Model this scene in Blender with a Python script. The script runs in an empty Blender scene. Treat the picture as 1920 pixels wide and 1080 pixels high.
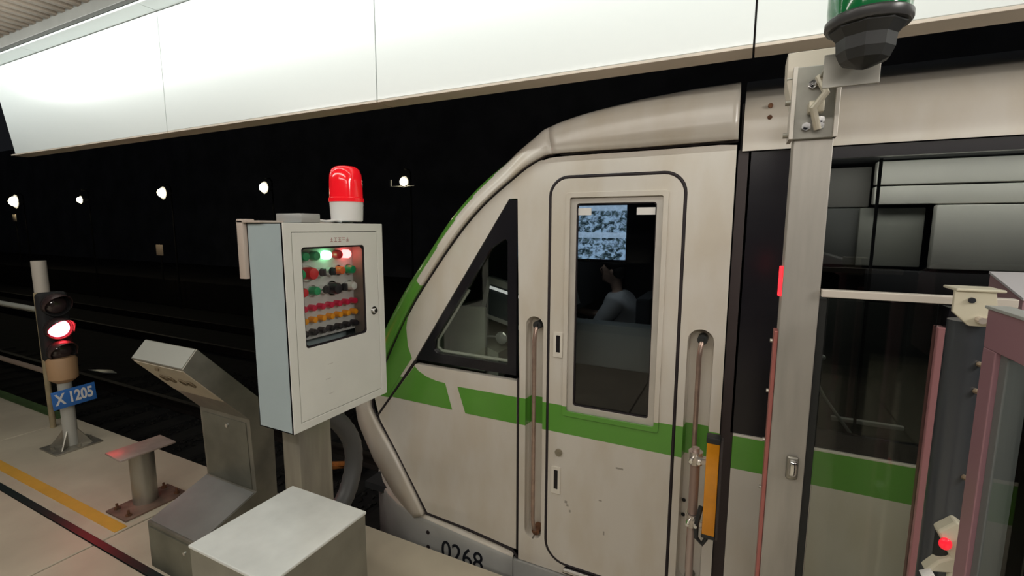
import bpy, bmesh, math, random
from mathutils import Vector, Matrix
random.seed(7)
PI = math.pi
sc = bpy.context.scene
COL = sc.collection

# ------------------------------------------------------------------ camera
cd = bpy.data.cameras.new('camera'); cam = bpy.data.objects.new('camera', cd); COL.objects.link(cam)
cd.sensor_width = 36.0; cd.lens = 880.0 / 1920.0 * 36.0; cd.clip_start = 0.02; cd.clip_end = 300
_ax = Vector((0.898, 0.441, 0.004)); _f = Vector((-0.4361, 0.8908, -0.1278)).normalized()
_r = (_ax - _ax.dot(_f) * _f).normalized(); _u = _r.cross(_f)
_m = Matrix(((_r.x, _u.x, -_f.x), (_r.y, _u.y, -_f.y), (_r.z, _u.z, -_f.z))).to_4x4()
_m.translation = (0, 0, 1.65)
cam.matrix_world = _m
sc.camera = cam

# ------------------------------------------------------------------ world, exposure, large lights
sc.view_settings.view_transform = 'Standard'; sc.view_settings.look = 'None'
sc.view_settings.gamma = 1.0; sc.view_settings.use_curve_mapping = False
sc.view_settings.exposure = 0.0
w = bpy.data.worlds.new('night'); sc.world = w; w.use_nodes = True
w.node_tree.nodes['Background'].inputs[0].default_value = (0.012, 0.013, 0.015, 1)
w.node_tree.nodes['Background'].inputs[1].default_value = 0.6

def area(name, loc, aim, sx, sy, power, col=(1, 1, 1)):
    l = bpy.data.lights.new(name, 'AREA'); l.shape = 'RECTANGLE'; l.size = sx; l.size_y = sy
    l.energy = power; l.color = col
    o = bpy.data.objects.new(name, l); COL.objects.link(o); o.location = loc
    d = (Vector(aim) - Vector(loc)).normalized()
    x = Vector((1, 0, 0)); z = -d; y = z.cross(x).normalized(); x = y.cross(z)
    o.rotation_euler = Matrix(((x.x, y.x, z.x), (x.y, y.y, z.y), (x.z, y.z, z.z))).to_euler()
    return o
# strip light in the ceiling cove, washing the fascia
area('cove_strip_light', (-2.6, 1.10, 2.90), (-2.6, 1.7, 2.90), 7.2, 0.05, 39, (0.95, 1.0, 0.97))
# rows of platform ceiling luminaires, and an added fill aimed at the cabinet
area('platform_luminaire_and_fill', (-2.2, -0.6, 2.95), (-2.2, -0.1, 0), 5.5, 0.25, 57, (1.0, 0.95, 0.87))
area('platform_luminaire_and_fill', (1.0, -2.4, 2.95), (1.0, -0.6, 0), 5.5, 0.3, 66, (1.0, 0.93, 0.85))
area('platform_luminaire_and_fill', (2.4, 0.45, 2.75), (-1.5, 1.3, 1.2), 0.3, 1.2, 36, (1.0, 0.96, 0.9))  # added fill to brighten the cabinet interior
# added dim fills that brighten the cab and the saloon
area('cab_fill_light', (-0.75, 3.0, 1.88), (-0.75, 3.0, 0), 0.3, 0.6, 0.9, (0.9, 0.97, 1.0))
area('saloon_fill_light', (0.9, 2.15, 1.90), (0.9, 2.3, 1.6), 1.4, 0.08, 3.2, (1.0, 0.98, 0.9))

# ------------------------------------------------------------------ materials
MATS = {}
def mat(name, col, rough=0.5, metal=0.0, noise=0.0, nscale=8.0, bump=0.0, emit=None, estr=0.0, spec=0.5, stretch=None, coat=0.0, col2=None):
    if name in MATS: return MATS[name]
    m = bpy.data.materials.new(name); m.use_nodes = True; nt = m.node_tree; b = nt.nodes['Principled BSDF']
    b.inputs['Roughness'].default_value = rough; b.inputs['Metallic'].default_value = metal
    b.inputs['Specular IOR Level'].default_value = spec; b.inputs['Coat Weight'].default_value = coat
    c = (*col, 1)
    b.inputs['Base Color'].default_value = c
    if noise > 0 or bump > 0 or col2:
        tc = nt.nodes.new('ShaderNodeTexCoord'); mp = nt.nodes.new('ShaderNodeMapping')
        nt.links.new(tc.outputs['Object'], mp.inputs[0])
        if stretch: mp.inputs['Scale'].default_value = stretch
        n = nt.nodes.new('ShaderNodeTexNoise'); n.inputs['Scale'].default_value = nscale; n.inputs['Detail'].default_value = 5
        nt.links.new(mp.outputs[0], n.inputs['Vector'])
        if noise > 0 or col2:
            mx = nt.nodes.new('ShaderNodeMix'); mx.data_type = 'RGBA'
            d = col2 if col2 else tuple(max(0, v * (1 - noise)) for v in col)
            mx.inputs[6].default_value = (*d, 1); mx.inputs[7].default_value = c
            rp = nt.nodes.new('ShaderNodeValToRGB'); rp.color_ramp.elements[0].position = 0.38; rp.color_ramp.elements[1].position = 0.62
            nt.links.new(n.outputs['Fac'], rp.inputs[0]); nt.links.new(rp.outputs[0], mx.inputs[0])
            nt.links.new(mx.outputs[2], b.inputs['Base Color'])
        if bump > 0:
            bp = nt.nodes.new('ShaderNodeBump'); bp.inputs['Strength'].default_value = bump; bp.inputs['Distance'].default_value = 0.01
            nt.links.new(n.outputs['Fac'], bp.inputs['Height']); nt.links.new(bp.outputs[0], b.inputs['Normal'])
    if emit:
        b.inputs['Emission Color'].default_value = (*emit, 1); b.inputs['Emission Strength'].default_value = estr
    MATS[name] = m
    return m

def band_mat(name, white, green, z0=0.727, z1=0.858, grime=True):
    """gloss body paint with a painted green livery band at a fixed height"""
    m = bpy.data.materials.new(name); m.use_nodes = True; nt = m.node_tree; b = nt.nodes['Principled BSDF']
    b.inputs['Roughness'].default_value = 0.32; b.inputs['Coat Weight'].default_value = 0.3; b.inputs['Coat Roughness'].default_value = 0.15
    g = nt.nodes.new('ShaderNodeNewGeometry'); s = nt.nodes.new('ShaderNodeSeparateXYZ'); nt.links.new(g.outputs['Position'], s.inputs[0])
    a = nt.nodes.new('ShaderNodeMath'); a.operation = 'GREATER_THAN'; a.inputs[1].default_value = z0
    c = nt.nodes.new('ShaderNodeMath'); c.operation = 'LESS_THAN'; c.inputs[1].default_value = z1
    p = nt.nodes.new('ShaderNodeMath'); p.operation = 'MULTIPLY'
    nt.links.new(s.outputs[2], a.inputs[0]); nt.links.new(s.outputs[2], c.inputs[0])
    nt.links.new(a.outputs[0], p.inputs[0]); nt.links.new(c.outputs[0], p.inputs[1])
    n = nt.nodes.new('ShaderNodeTexNoise'); n.inputs['Scale'].default_value = 5; n.inputs['Detail'].default_value = 6
    mp = nt.nodes.new('ShaderNodeMapping'); mp.inputs['Scale'].default_value = (1.6, 1, 0.6)
    nt.links.new(g.outputs['Position'], mp.inputs[0]); nt.links.new(mp.outputs[0], n.inputs['Vector'])
    rp = nt.nodes.new('ShaderNodeValToRGB'); rp.color_ramp.elements[0].position = 0.35; rp.color_ramp.elements[1].position = 0.6
    nt.links.new(n.outputs['Fac'], rp.inputs[0])
    mw = nt.nodes.new('ShaderNodeMix'); mw.data_type = 'RGBA'; mw.inputs[6].default_value = (*[v * f for v, f in zip(white, (0.93, 0.90, 0.85))], 1); mw.inputs[7].default_value = (*white, 1)
    nt.links.new(rp.outputs[0], mw.inputs[0])
    mx = nt.nodes.new('ShaderNodeMix'); mx.data_type = 'RGBA'; mx.inputs[7].default_value = (*green, 1)
    nt.links.new(p.outputs[0], mx.inputs[0]); nt.links.new(mw.outputs[2], mx.inputs[6])
    nt.links.new(mx.outputs[2], b.inputs['Base Color'])
    MATS[name] = m; return m

def glass_mat(name, tint, ior=1.45, rough=0.01, refl=(1, 1, 1)):
    m = bpy.data.materials.new(name); m.use_nodes = True; nt = m.node_tree; nt.nodes.clear()
    out = nt.nodes.new('ShaderNodeOutputMaterial'); mx = nt.nodes.new('ShaderNodeMixShader'); fr = nt.nodes.new('ShaderNodeFresnel')
    fr.inputs[0].default_value = ior; t = nt.nodes.new('ShaderNodeBsdfTransparent'); t.inputs[0].default_value = (*tint, 1)
    g = nt.nodes.new('ShaderNodeBsdfGlossy'); g.inputs['Roughness'].default_value = rough; g.inputs[0].default_value = (*refl, 1)
    nt.links.new(fr.outputs[0], mx.inputs[0]); nt.links.new(t.outputs[0], mx.inputs[1]); nt.links.new(g.outputs[0], mx.inputs[2])
    nt.links.new(mx.outputs[0], out.inputs[0]); MATS[name] = m; return m

WHITE = (0.66, 0.615, 0.545); GREEN = (0.11, 0.33, 0.042)
M_body = band_mat('body_paint_banded', WHITE, GREEN)
M_white = band_mat('body_paint_white', WHITE, GREEN, 50, 51)
M_green = mat('green_livery_paint', GREEN, 0.3, noise=0.08, nscale=4, coat=0.3)
M_skirt = mat('grey_skirt_paint', (0.44, 0.44, 0.42), 0.4, noise=0.12, nscale=6)
M_seam = mat('dark_rubber_seam', (0.018, 0.012, 0.014), 0.7)
M_black = mat('black_gloss', (0.010, 0.009, 0.012), 0.25)
M_blackm = mat('black_matt', (0.012, 0.012, 0.013), 0.8)
M_dark = mat('dark_interior', (0.03, 0.033, 0.036), 0.7)
M_glass = glass_mat('tinted_cab_glass', (0.68, 0.70, 0.71))
M_glassc = glass_mat('clear_cab_glass', (0.90, 0.93, 0.90))
M_glassd = glass_mat('screen_glass', (0.90, 0.92, 0.89), 1.35)
M_cabglass = glass_mat('clear_thin_glass', (0.97, 0.98, 0.97), 1.18)
M_alu = mat('pale_aluminium', (0.60, 0.56, 0.50), 0.38, 0.25, noise=0.08, nscale=10)
M_steel = mat('brushed_stainless', (0.42, 0.40, 0.345), 0.38, 0.75, noise=0.22, nscale=14, stretch=(1, 1, 0.15), bump=0.03)
M_steeld = mat('dull_stainless', (0.27, 0.26, 0.22), 0.42, 0.6, noise=0.3, nscale=5)
M_boxtop = mat('scuffed_steel_lit_top', (0.92, 0.95, 0.92), 0.34, 0.3, noise=0.22, nscale=3.2)  # brightness of the reflected ceiling put into the lid colour
M_col = mat('column_stainless', (0.50, 0.475, 0.43), 0.42, 0.5, noise=0.15, nscale=5, stretch=(4, 4, 0.5))
M_chrome = mat('chrome', (0.8, 0.8, 0.8), 0.12, 1.0)
M_copper = mat('copper_tinged_rail', (0.55, 0.40, 0.33), 0.3, 0.7, noise=0.25, nscale=20)
M_rust = mat('rusty_steel', (0.22, 0.10, 0.05), 0.8, 0.2, noise=0.5, nscale=30)
M_cab = mat('cream_powder_coat', (0.78, 0.78, 0.72), 0.42, noise=0.04, nscale=6)
M_cabs = mat('blue_grey_powder_coat', (0.40, 0.48, 0.50), 0.42, noise=0.05, nscale=4)
M_panel = mat('white_fascia_enamel', (0.82, 0.86, 0.845), 0.28, coat=0.2)
M_lip = mat('beige_fascia_underside', (0.74, 0.65, 0.55), 0.45, noise=0.1, nscale=3)
M_deck = mat('beige_corrugated_metal', (0.25, 0.20, 0.155), 0.5, noise=0.15, nscale=6)
M_beam = mat('grey_edge_beam', (0.13, 0.125, 0.11), 0.5, noise=0.1)
M_slab = mat('beige_granite_slab', (0.60, 0.54, 0.42), 0.42, noise=0.22, nscale=2.2, bump=0.05, col2=(0.50, 0.445, 0.345))
M_conc = mat('edge_concrete', (0.28, 0.26, 0.22), 0.85, noise=0.3, nscale=6, bump=0.3)
M_yel = mat('yellow_line_paint', (0.72, 0.40, 0.06), 0.5, noise=0.1, nscale=9)
M_strip = mat('black_rubber_strip', (0.012, 0.022, 0.022), 0.35)
M_grn_edge = mat('painted_green_light', (0.07, 0.14, 0.04), 0.6, noise=0.3)  # green cast of light put into the colour
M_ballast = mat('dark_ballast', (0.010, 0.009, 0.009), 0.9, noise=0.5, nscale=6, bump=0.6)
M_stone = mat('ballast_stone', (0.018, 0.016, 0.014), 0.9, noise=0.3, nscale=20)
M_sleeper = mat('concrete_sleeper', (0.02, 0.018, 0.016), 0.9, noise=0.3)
M_rail = mat('rail_steel', (0.045, 0.035, 0.03), 0.55, 0.4, noise=0.3)
M_wall = mat('dark_far_wall', (0.20, 0.20, 0.215), 0.95, noise=0.3, nscale=0.8)
M_lampred = mat('red_lamp_dome', (0.85, 0.012, 0.02), 0.12, coat=0.6, emit=(1.0, 0.01, 0.02), estr=0.28)
M_lampw = mat('white_plastic', (0.82, 0.81, 0.78), 0.35)
M_cream = mat('cream_clamp_paint', (0.66, 0.62, 0.48), 0.35)
M_pink = mat('steel_red_reflection', (0.44, 0.24, 0.28), 0.35, 0.3)  # reflected red light put into the steel colour
M_orange = mat('amber_sensor_front', (0.85, 0.33, 0.01), 0.25, coat=0.5, noise=0.25, nscale=7)
M_rubber = mat('black_rubber', (0.022, 0.024, 0.024), 0.45)
M_shade = mat('dark_rubber_shade', (0.03, 0.032, 0.033), 0.4, noise=0.4, nscale=8)
M_gdome = mat('green_beacon_lens', (0.01, 0.20, 0.06), 0.1, coat=0.5)
M_blue = mat('blue_sign_enamel', (0.035, 0.17, 0.55), 0.4)
M_wtext = mat('white_lettering', (0.8, 0.8, 0.8), 0.5)
M_btext = mat('black_lettering', (0.01, 0.012, 0.018), 0.5)
M_redtext = mat('faded_red_lettering', (0.50, 0.30, 0.27), 0.6)
M_brown = mat('brown_marking', (0.16, 0.12, 0.07), 0.7)
M_lamp_e = mat('warm_lamp_lens', (1, 1, 1), 0.3, emit=(1.0, 0.90, 0.60), estr=22)
M_sig_e = mat('lit_red_lens', (1, 0.1, 0.1), 0.3, emit=(1.0, 0.05, 0.07), estr=26)
M_edge_e = mat('glowing_red_reflection', (1, 0.05, 0.05), 0.3, emit=(1.0, 0.012, 0.02), estr=3.0)

# ------------------------------------------------------------------ helpers
ORG = {}
def thing(name, label, cat, loc, group=None):
    o = bpy.data.objects.new(name, None); COL.objects.link(o); o.location = loc; o.empty_display_size = 0.1
    o['label'] = label; o['category'] = cat
    if group: o['group'] = group
    ORG[o] = Vector(loc); return o
def tag(o, label, cat, group=None, kind=None):
    o['label'] = label; o['category'] = cat
    if group: o['group'] = group
    if kind: o['kind'] = kind
    return o

class B:
    """collects shapes given in world coordinates and links them as one mesh object"""
    def __init__(s): s.bm = bmesh.new()
    def xform(s, vs, M): bmesh.ops.transform(s.bm, matrix=M, verts=vs)
    def box(s, a, b, bev=0.0, M=None, seg=2):
        r = bmesh.ops.create_cube(s.bm, size=1.0); vs = r['verts']
        sx, sy, sz = (b[0] - a[0]), (b[1] - a[1]), (b[2] - a[2])
        for v in vs: v.co = Vector(((v.co.x + .5) * sx + a[0], (v.co.y + .5) * sy + a[1], (v.co.z + .5) * sz + a[2]))
        es = list({e for v in vs for e in v.link_edges})
        if bev > 0:
            bb = bmesh.ops.bevel(s.bm, geom=es, offset=bev, segments=seg, affect='EDGES', profile=0.5)
            vs = list({v for f in bb['faces'] for v in f.verts} | {v for v in vs if v.is_valid})
        if M is not None: s.xform(vs, M)
        return s
    def cyl(s, p0, p1, r0, r1=None, n=20, cap=True):
        r1 = r0 if r1 is None else r1
        p0 = Vector(p0); p1 = Vector(p1); d = p1 - p0; L = d.length
        q = d.to_track_quat('Z', 'Y').to_matrix().to_4x4(); q.translation = (p0 + p1) / 2
        bmesh.ops.create_cone(s.bm, cap_ends=cap, cap_tris=False, segments=n, radius1=r0, radius2=r1, depth=L, matrix=q)
        return s
    def sph(s, c, r, sc_=(1, 1, 1), u=16, v=10):
        bmesh.ops.create_uvsphere(s.bm, u_segments=u, v_segments=v, radius=r, matrix=Matrix.Translation(c) @ Matrix.Diagonal((*sc_, 1)))
        return s
    def tube(s, pts, r, n=10, closed=False, flat=None):
        pts = [Vector(p) for p in pts]; rings = []; N = len(pts)
        up = None
        for i, p in enumerate(pts):
            a = pts[i - 1] if (i > 0 or closed) else p; c = pts[(i + 1) % N] if (i < N - 1 or closed) else p
            t = (c - a).normalized()
            if up is None: up = t.orthogonal().normalized()
            up = (up - up.dot(t) * t)
            up = up.normalized() if up.length > 1e-6 else t.orthogonal().normalized()
            sd = t.cross(up)
            rr = r[i] if isinstance(r, (list, tuple)) else r
            rings.append([s.bm.verts.new(p + rr * (math.cos(2 * PI * k / n) * up + math.sin(2 * PI * k / n) * sd)) for k in range(n)])
        M_ = N if closed else N - 1
        for i in range(M_):
            A = rings[i]; Bq = rings[(i + 1) % N]
            for k in range(n): s.bm.faces.new((A[k], A[(k + 1) % n], Bq[(k + 1) % n], Bq[k]))
        if not closed:
            s.bm.faces.new(rings[0][::-1]); s.bm.faces.new(rings[-1])
        return s
    def lathe(s, prof, c, n=28, axis=(0, 0, 1)):
        q = Vector(axis).to_track_quat('Z', 'Y').to_matrix(); rings = []
        for (r, z) in prof:
            rings.append([s.bm.verts.new(Vector(c) + q @ Vector((max(r, 1e-4) * math.cos(2 * PI * k / n), max(r, 1e-4) * math.sin(2 * PI * k / n), z))) for k in range(n)])
        for A, C_ in zip(rings, rings[1:]):
            for k in range(n): s.bm.faces.new((A[k], A[(k + 1) % n], C_[(k + 1) % n], C_[k]))
        s.bm.faces.new(rings[0][::-1]); s.bm.faces.new(rings[-1]); return s
    def plate(s, outer, holes=(), y=0.0, t=0.02, axis='Y'):
        """flat plate from 2D outlines; axis Y: (x,z) at y..y+t ; axis X: (y,z) at x..x-t"""
        def P(p, d): return Vector((p[0], y + d, p[1])) if axis == 'Y' else (Vector((y - d, p[0], p[1])) if axis == 'X' else Vector((p[0], p[1], y - d)))
        es = []
        for lp in [outer, *holes]:
            vs = [s.bm.verts.new(P(p, 0)) for p in lp]
            es += [s.bm.edges.new((vs[i], vs[(i + 1) % len(vs)])) for i in range(len(vs))]
        r = bmesh.ops.triangle_fill(s.bm, use_beauty=True, use_dissolve=False, edges=es)
        fs = [g for g in r['geom'] if isinstance(g, bmesh.types.BMFace)]
        ex = bmesh.ops.extrude_face_region(s.bm, geom=fs)
        vv = [g for g in ex['geom'] if isinstance(g, bmesh.types.BMVert)]
        off = P((0, 0), t) - P((0, 0), 0)
        for v in vv: v.co += off
        return s
    def quad(s, pts): s.bm.faces.new([s.bm.verts.new(p) for p in pts]); return s
    def grid(s, rows, flip=False):
        R = [[s.bm.verts.new(p) for p in row] for row in rows]; out = []
        for i in range(len(R) - 1):
            for j in range(len(R[0]) - 1):
                q = (R[i][j], R[i + 1][j], R[i + 1][j + 1], R[i][j + 1])
                f = s.bm.faces.new(q[::-1] if flip else q); out.append((i, j, f))
        return out
    def build(s, name, m, parent=None, smooth=True, bevel=0.0, ang=0.6, recalc=True, label=None):
        if recalc: bmesh.ops.recalc_face_normals(s.bm, faces=s.bm.faces)
        if smooth:
            for f in s.bm.faces: f.smooth = True
            for e in s.bm.edges:
                if len(e.link_faces) == 2 and e.calc_face_angle(0) > ang: e.smooth = False
        org = ORG.get(parent, Vector((0, 0, 0))) if parent is not None else None
        if parent is None:
            # origin at base centre
            cs = [v.co for v in s.bm.verts]
            org = Vector(((min(c.x for c in cs) + max(c.x for c in cs)) / 2, (min(c.y for c in cs) + max(c.y for c in cs)) / 2, min(c.z for c in cs)))
        for v in s.bm.verts: v.co -= org
        me = bpy.data.meshes.new(name); s.bm.to_mesh(me); s.bm.free()
        for mm in (m if isinstance(m, (list, tuple)) else [m]): me.materials.append(mm)
        o = bpy.data.objects.new(name, me); COL.objects.link(o)
        if parent is not None: o.parent = parent
        else: o.location = org
        ORG[o] = org
        if bevel > 0:
            md = o.modifiers.new('bevel', 'BEVEL'); md.width = bevel; md.segments = 2; md.limit_method = 'ANGLE'; md.angle_limit = 0.6
        if label: o['label'] = label
        return o

def struct(o): o['kind'] = 'structure'; return o
def rrect(x0, z0, x1, z1, r, n=6):
    out = []
    for cx, cz, a0 in ((x1 - r, z1 - r, 0), (x0 + r, z1 - r, 90), (x0 + r, z0 + r, 180), (x1 - r, z0 + r, 270)):
        for k in range(n + 1):
            a = math.radians(a0 + 90 * k / n); out.append((cx + r * math.cos(a), cz + r * math.sin(a)))
    return out
def inset_poly(p, d):
    """offset polygon inwards (convex-ish)"""
    n = len(p); area_ = sum(p[i][0] * p[(i + 1) % n][1] - p[(i + 1) % n][0] * p[i][1] for i in range(n)); sg = 1 if area_ > 0 else -1
    out = []
    for i in range(n):
        a = Vector(p[i - 1]); b = Vector(p[i]); c = Vector(p[(i + 1) % n])
        e1 = (b - a).normalized(); e2 = (c - b).normalized()
        n1 = Vector((-e1.y, e1.x)) * sg; n2 = Vector((-e2.y, e2.x)) * sg
        k = (n1 + n2); k = k / max(0.3, k.length_squared) * 2
        out.append((b.x + k.x * d, b.y + k.y * d))
    return out
def text(name, s, m, parent, size, M, ext=0.0008, xs=1.0, bold=0.0):
    cu = bpy.data.curves.new(name, 'FONT'); cu.body = s; cu.size = size; cu.extrude = ext; cu.offset = bold; cu.align_x = 'CENTER'; cu.align_y = 'CENTER'
    t = bpy.data.objects.new('tmp', cu); COL.objects.link(t); bpy.context.view_layer.update()
    me = bpy.data.meshes.new_from_object(t.evaluated_get(bpy.context.evaluated_depsgraph_get())); bpy.data.objects.remove(t)
    me.transform(M @ Matrix.Diagonal((xs, 1, 1, 1)))
    org = ORG.get(parent, Vector((0, 0, 0))); me.transform(Matrix.Translation(-org))
    me.materials.clear(); me.materials.append(m); me.name = name
    o = bpy.data.objects.new(name, me); COL.objects.link(o); o.parent = parent; ORG[o] = org
    return o
def basis(right, up, pos):
    r = Vector(right).normalized(); u = Vector(up).normalized(); n = r.cross(u)
    M = Matrix(((r.x, u.x, n.x), (r.y, u.y, n.y), (r.z, u.z, n.z))).to_4x4(); M.translation = pos; return M

# ================================================================== SETTING
EDGE = 1.825
fl = struct(B().box((-14, -4.0, -1.15), (5, EDGE - 0.002, -0.06)).build('floor', M_conc, None, smooth=False))
ORG[fl] = fl.location.copy()
joints = [-13.5, -11.4, -9.29, -7.175, -5.06, -2.945, -0.83, 1.285, 3.4, 5.0]
rows = [(-3.3, -1.105), (-1.1, 1.068), (1.108, EDGE)]
for i in range(len(joints) - 1):
    for (a, b) in rows:
        bb = B().box((joints[i] + 0.006, a, -0.06), (joints[i + 1] - 0.006, b, 0.0), 0.003, seg=1)
        bb.build('slab', M_slab, fl, smooth=False)
B().box((-14, 1.071, -0.05), (5, 1.105, 0.002)).build('rubber_strip', M_strip, fl, smooth=False)
B().box((-14, 1.168, 0.0), (-2.965, 1.228, 0.003)).build('yellow_line', M_yel, fl, smooth=False)
B().box((-14, 1.745, 0.0), (-5.2, 1.83, 0.005)).build('painted_light_strip', M_grn_edge, fl, smooth=False)  # green light on the platform edge, painted as a strip

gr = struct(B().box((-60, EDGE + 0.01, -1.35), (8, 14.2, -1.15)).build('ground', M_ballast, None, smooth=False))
ORG[gr] = gr.location.copy()
# ballast stones near the platform edge, one heap
SV, SF = [], []
OCT = [(1, 0, 0), (-1, 0, 0), (0, 1, 0), (0, -1, 0), (0, 0, 1), (0, 0, -1)]
OF = [(0, 2, 4), (2, 1, 4), (1, 3, 4), (3, 0, 4), (2, 0, 5), (1, 2, 5), (3, 1, 5), (0, 3, 5)]
sleeper_x = [-1.2 - .6 * q for q in range(24)]
while len(SV) < 6 * 4200:
    x = -1.0 - 9 * random.random() ** 1.2; y = 1.9 + 3.6 * random.random(); r = random.uniform(0.02, 0.045)
    if min(abs(x - q) for q in sleeper_x) < .17 and y < 4.5 or min(abs(y - 2.5), abs(y - 3.94)) < .11: continue
    n0 = len(SV); e = Matrix.Rotation(random.uniform(0, 6), 3, 'Z') @ Matrix.Rotation(random.uniform(0, 6), 3, 'X')
    for v in OCT: SV.append(Vector((x, y, -1.14)) + e @ Vector((v[0] * r, v[1] * r * random.uniform(.6, 1), v[2] * r * random.uniform(.5, .9))))
    SF += [tuple(n0 + q for q in f) for f in OF]
me = bpy.data.meshes.new('ballast_stones'); me.from_pydata(SV, [], SF); me.materials.append(M_stone)
o = bpy.data.objects.new('ballast_stones', me); COL.objects.link(o)
tag(o, 'dark loose ballast stones lying between the track rails', 'ballast', kind='stuff')

def rail_prof(x0, x1, y, z):
    b = B(); P = [(-.07, 0), (.07, 0), (.07, .012), (.012, .03), (.012, .11), (.036, .12), (.036, .15), (-.036, .15), (-.036, .12), (-.012, .11), (-.012, .03), (-.07, .012)]
    b.grid([[Vector((x, y + p[0], z + p[1])) for p in P + P[:1]] for x in (x0, x1)]); return b
desc = ['nearest steel running rail close to the platform, under the train', 'second steel running rail under the train, far side of the nearest track',
        'third steel rail in the dark, near rail of the far track', 'fourth steel rail in the dark, far rail of the far track']
for y, d in zip((2.5, 3.94, 6.3, 7.74), desc):
    tag(rail_prof(-50, 6, y, -1.13).build('running_rail', M_rail, None, smooth=False), d, 'rail')
s0 = None
for i in range(24):
    x = -1.2 - 0.6 * i
    if s0 is None:
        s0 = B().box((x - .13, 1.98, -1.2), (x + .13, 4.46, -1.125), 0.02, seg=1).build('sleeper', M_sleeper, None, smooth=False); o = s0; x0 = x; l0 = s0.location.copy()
    else:
        o = s0.copy(); COL.objects.link(o); o.location = (l0.x + x - x0, l0.y, l0.z)
    tag(o, 'concrete sleeper under the nearest track, almost lost in the dark', 'sleeper', 'concrete sleepers of the nearest track')

fw = struct(B().box((-60, 13.8, -1.2), (8, 14.2, 6.5)).build('wall_far', M_wall, None, smooth=False))
lw = struct(B().box((-60.2, 1.9, -1.2), (-60, 14.2, 6.5)).build('wall_left', M_wall, None, smooth=False))
# faint pale ledge and kerb of the far platform
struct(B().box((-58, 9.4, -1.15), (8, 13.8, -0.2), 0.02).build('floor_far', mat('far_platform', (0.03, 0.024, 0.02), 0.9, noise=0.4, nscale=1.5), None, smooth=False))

# far lamps on posts along the far platform (lamp centres line up at 2.7 m)
lampdesc = ['bright yard lamp just left of the train nose, beside a small bracket', 'second yard lamp from the train, above the control cabinet', 'middle yard lamp in the dark, above the stainless pedestal',
            'smallest and faintest yard lamp, second from the left', 'leftmost yard lamp low in the dark near the picture edge']
for k, (x, z, r, d) in enumerate([(-7.246, 2.709, .11, lampdesc[0]), (-12.167, 2.734, .145, lampdesc[1]), (-17.135, 2.725, .175, lampdesc[2]), (-22.566, 2.618, .13, lampdesc[3]), (-28.185, 2.671, .25, lampdesc[4])]):
    t = thing('yard_lamp', d, 'lamp', (x, 9.1, -1.15), 'yard lamps across the tracks')
    B().cyl((x, 9.25, -1.15), (x, 9.25, 2.95), 0.03, 0.02, 10).build('pole', M_blackm, t)
    B().tube([(x, 9.25, 2.9), (x, 9.2, 3.0), (x, 9.05, 3.0)], 0.02, 8).build('arm', M_blackm, t)
    B().lathe([(0.03, 0.25), (r * 1.15, 0.05), (r * 1.2, 0.03), (r * 1.2, 0.0)], (x, 9.0, z), 16, (0, 1, 0)).build('housing', M_wall, t)
    B().sph((x, 8.99, z), r * .85, (1, 1, 1), 16, 12).build('lens', M_lamp_e, t)
    if k == 0:
        B().box((x - .42, 9.0, z - .11), (x + .3, 9.03, z - .09)).box((x - .42, 9.0, z - .1), (x - .39, 9.03, z + .06)).build('bracket', mat('bracket_grey', (.35, .35, .35), .5), t)
M_tagm = mat('pale_marker_plate', (0.55, 0.45, 0.36), 0.6, emit=(0.5, 0.4, 0.32), estr=0.0)
# small marker plates on short posts
for (x, y, z, s, d) in [(-17.62, 9.0, 0.85, 0.2, 'small square cream marker plate in the dark beyond the tracks'), (-28.5, 9.0, 1.97, 0.17, 'tiny pale marker plate below the leftmost yard lamp')]:
    t = thing('marker_plate', d, 'sign', (x, y, -0.2))
    B().cyl((x, y + .03, -0.2), (x, y + .03, z + s * .8), 0.025, n=8).build('post', M_blackm, t)
    B().box((x - s, y - .01, z - s * .9), (x + s, y + .01, z + s * .9), 0.01).build('plate', mat('marker_face', (0.8, 0.65, 0.5), 0.5), t)
l = bpy.data.lights.new('marker_spill', 'POINT'); l.energy = 3; l.color = (1, .85, .6); l.shadow_soft_size = .1
o = bpy.data.objects.new('marker_spill', l); COL.objects.link(o); o.location = (-17.6, 8.3, 1.3)

tag(B().plate([(-10.75, 4.12), (-10.3, 4.15), (-10.05, 4.25), (-10.35, 4.30), (-10.6, 4.20)], y=-0.99, t=0.012, axis='Z').build('crumpled_sheet', mat('pale_plastic', (.5, .52, .48), .2), None), 'small crumpled pale sheet lying across the far rail behind the signal', 'litter')
t = thing('rail_clamp', 'orange crossed steel bars lying on the track behind the grey conduit', 'clamp', (-3.85, 3.5, -1.12))
M_orust = mat('orange_rusty_bar', (0.62, 0.22, 0.05), 0.6, noise=0.3, nscale=15, emit=None)
B().box((-.3, -.022, -.02), (.3, .022, .02), .006, Matrix.Translation((-3.85, 3.5, -.95)) @ Matrix.Rotation(1.2, 4, 'Z') @ Matrix.Rotation(.25, 4, 'Y')).build('bar', M_orust, t)
B().box((-.26, -.022, -.02), (.26, .022, .02), .006, Matrix.Translation((-3.87, 3.52, -.93)) @ Matrix.Rotation(0.1, 4, 'Z') @ Matrix.Rotation(-.2, 4, 'Y')).build('bar', M_orust, t)
for fx, fy in ((-3.95, 3.42), (-3.7, 3.6)): B().cyl((fx, fy, -1.13), (fx, fy, -.93), .05, n=12).build('foot', M_rust, t)

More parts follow.
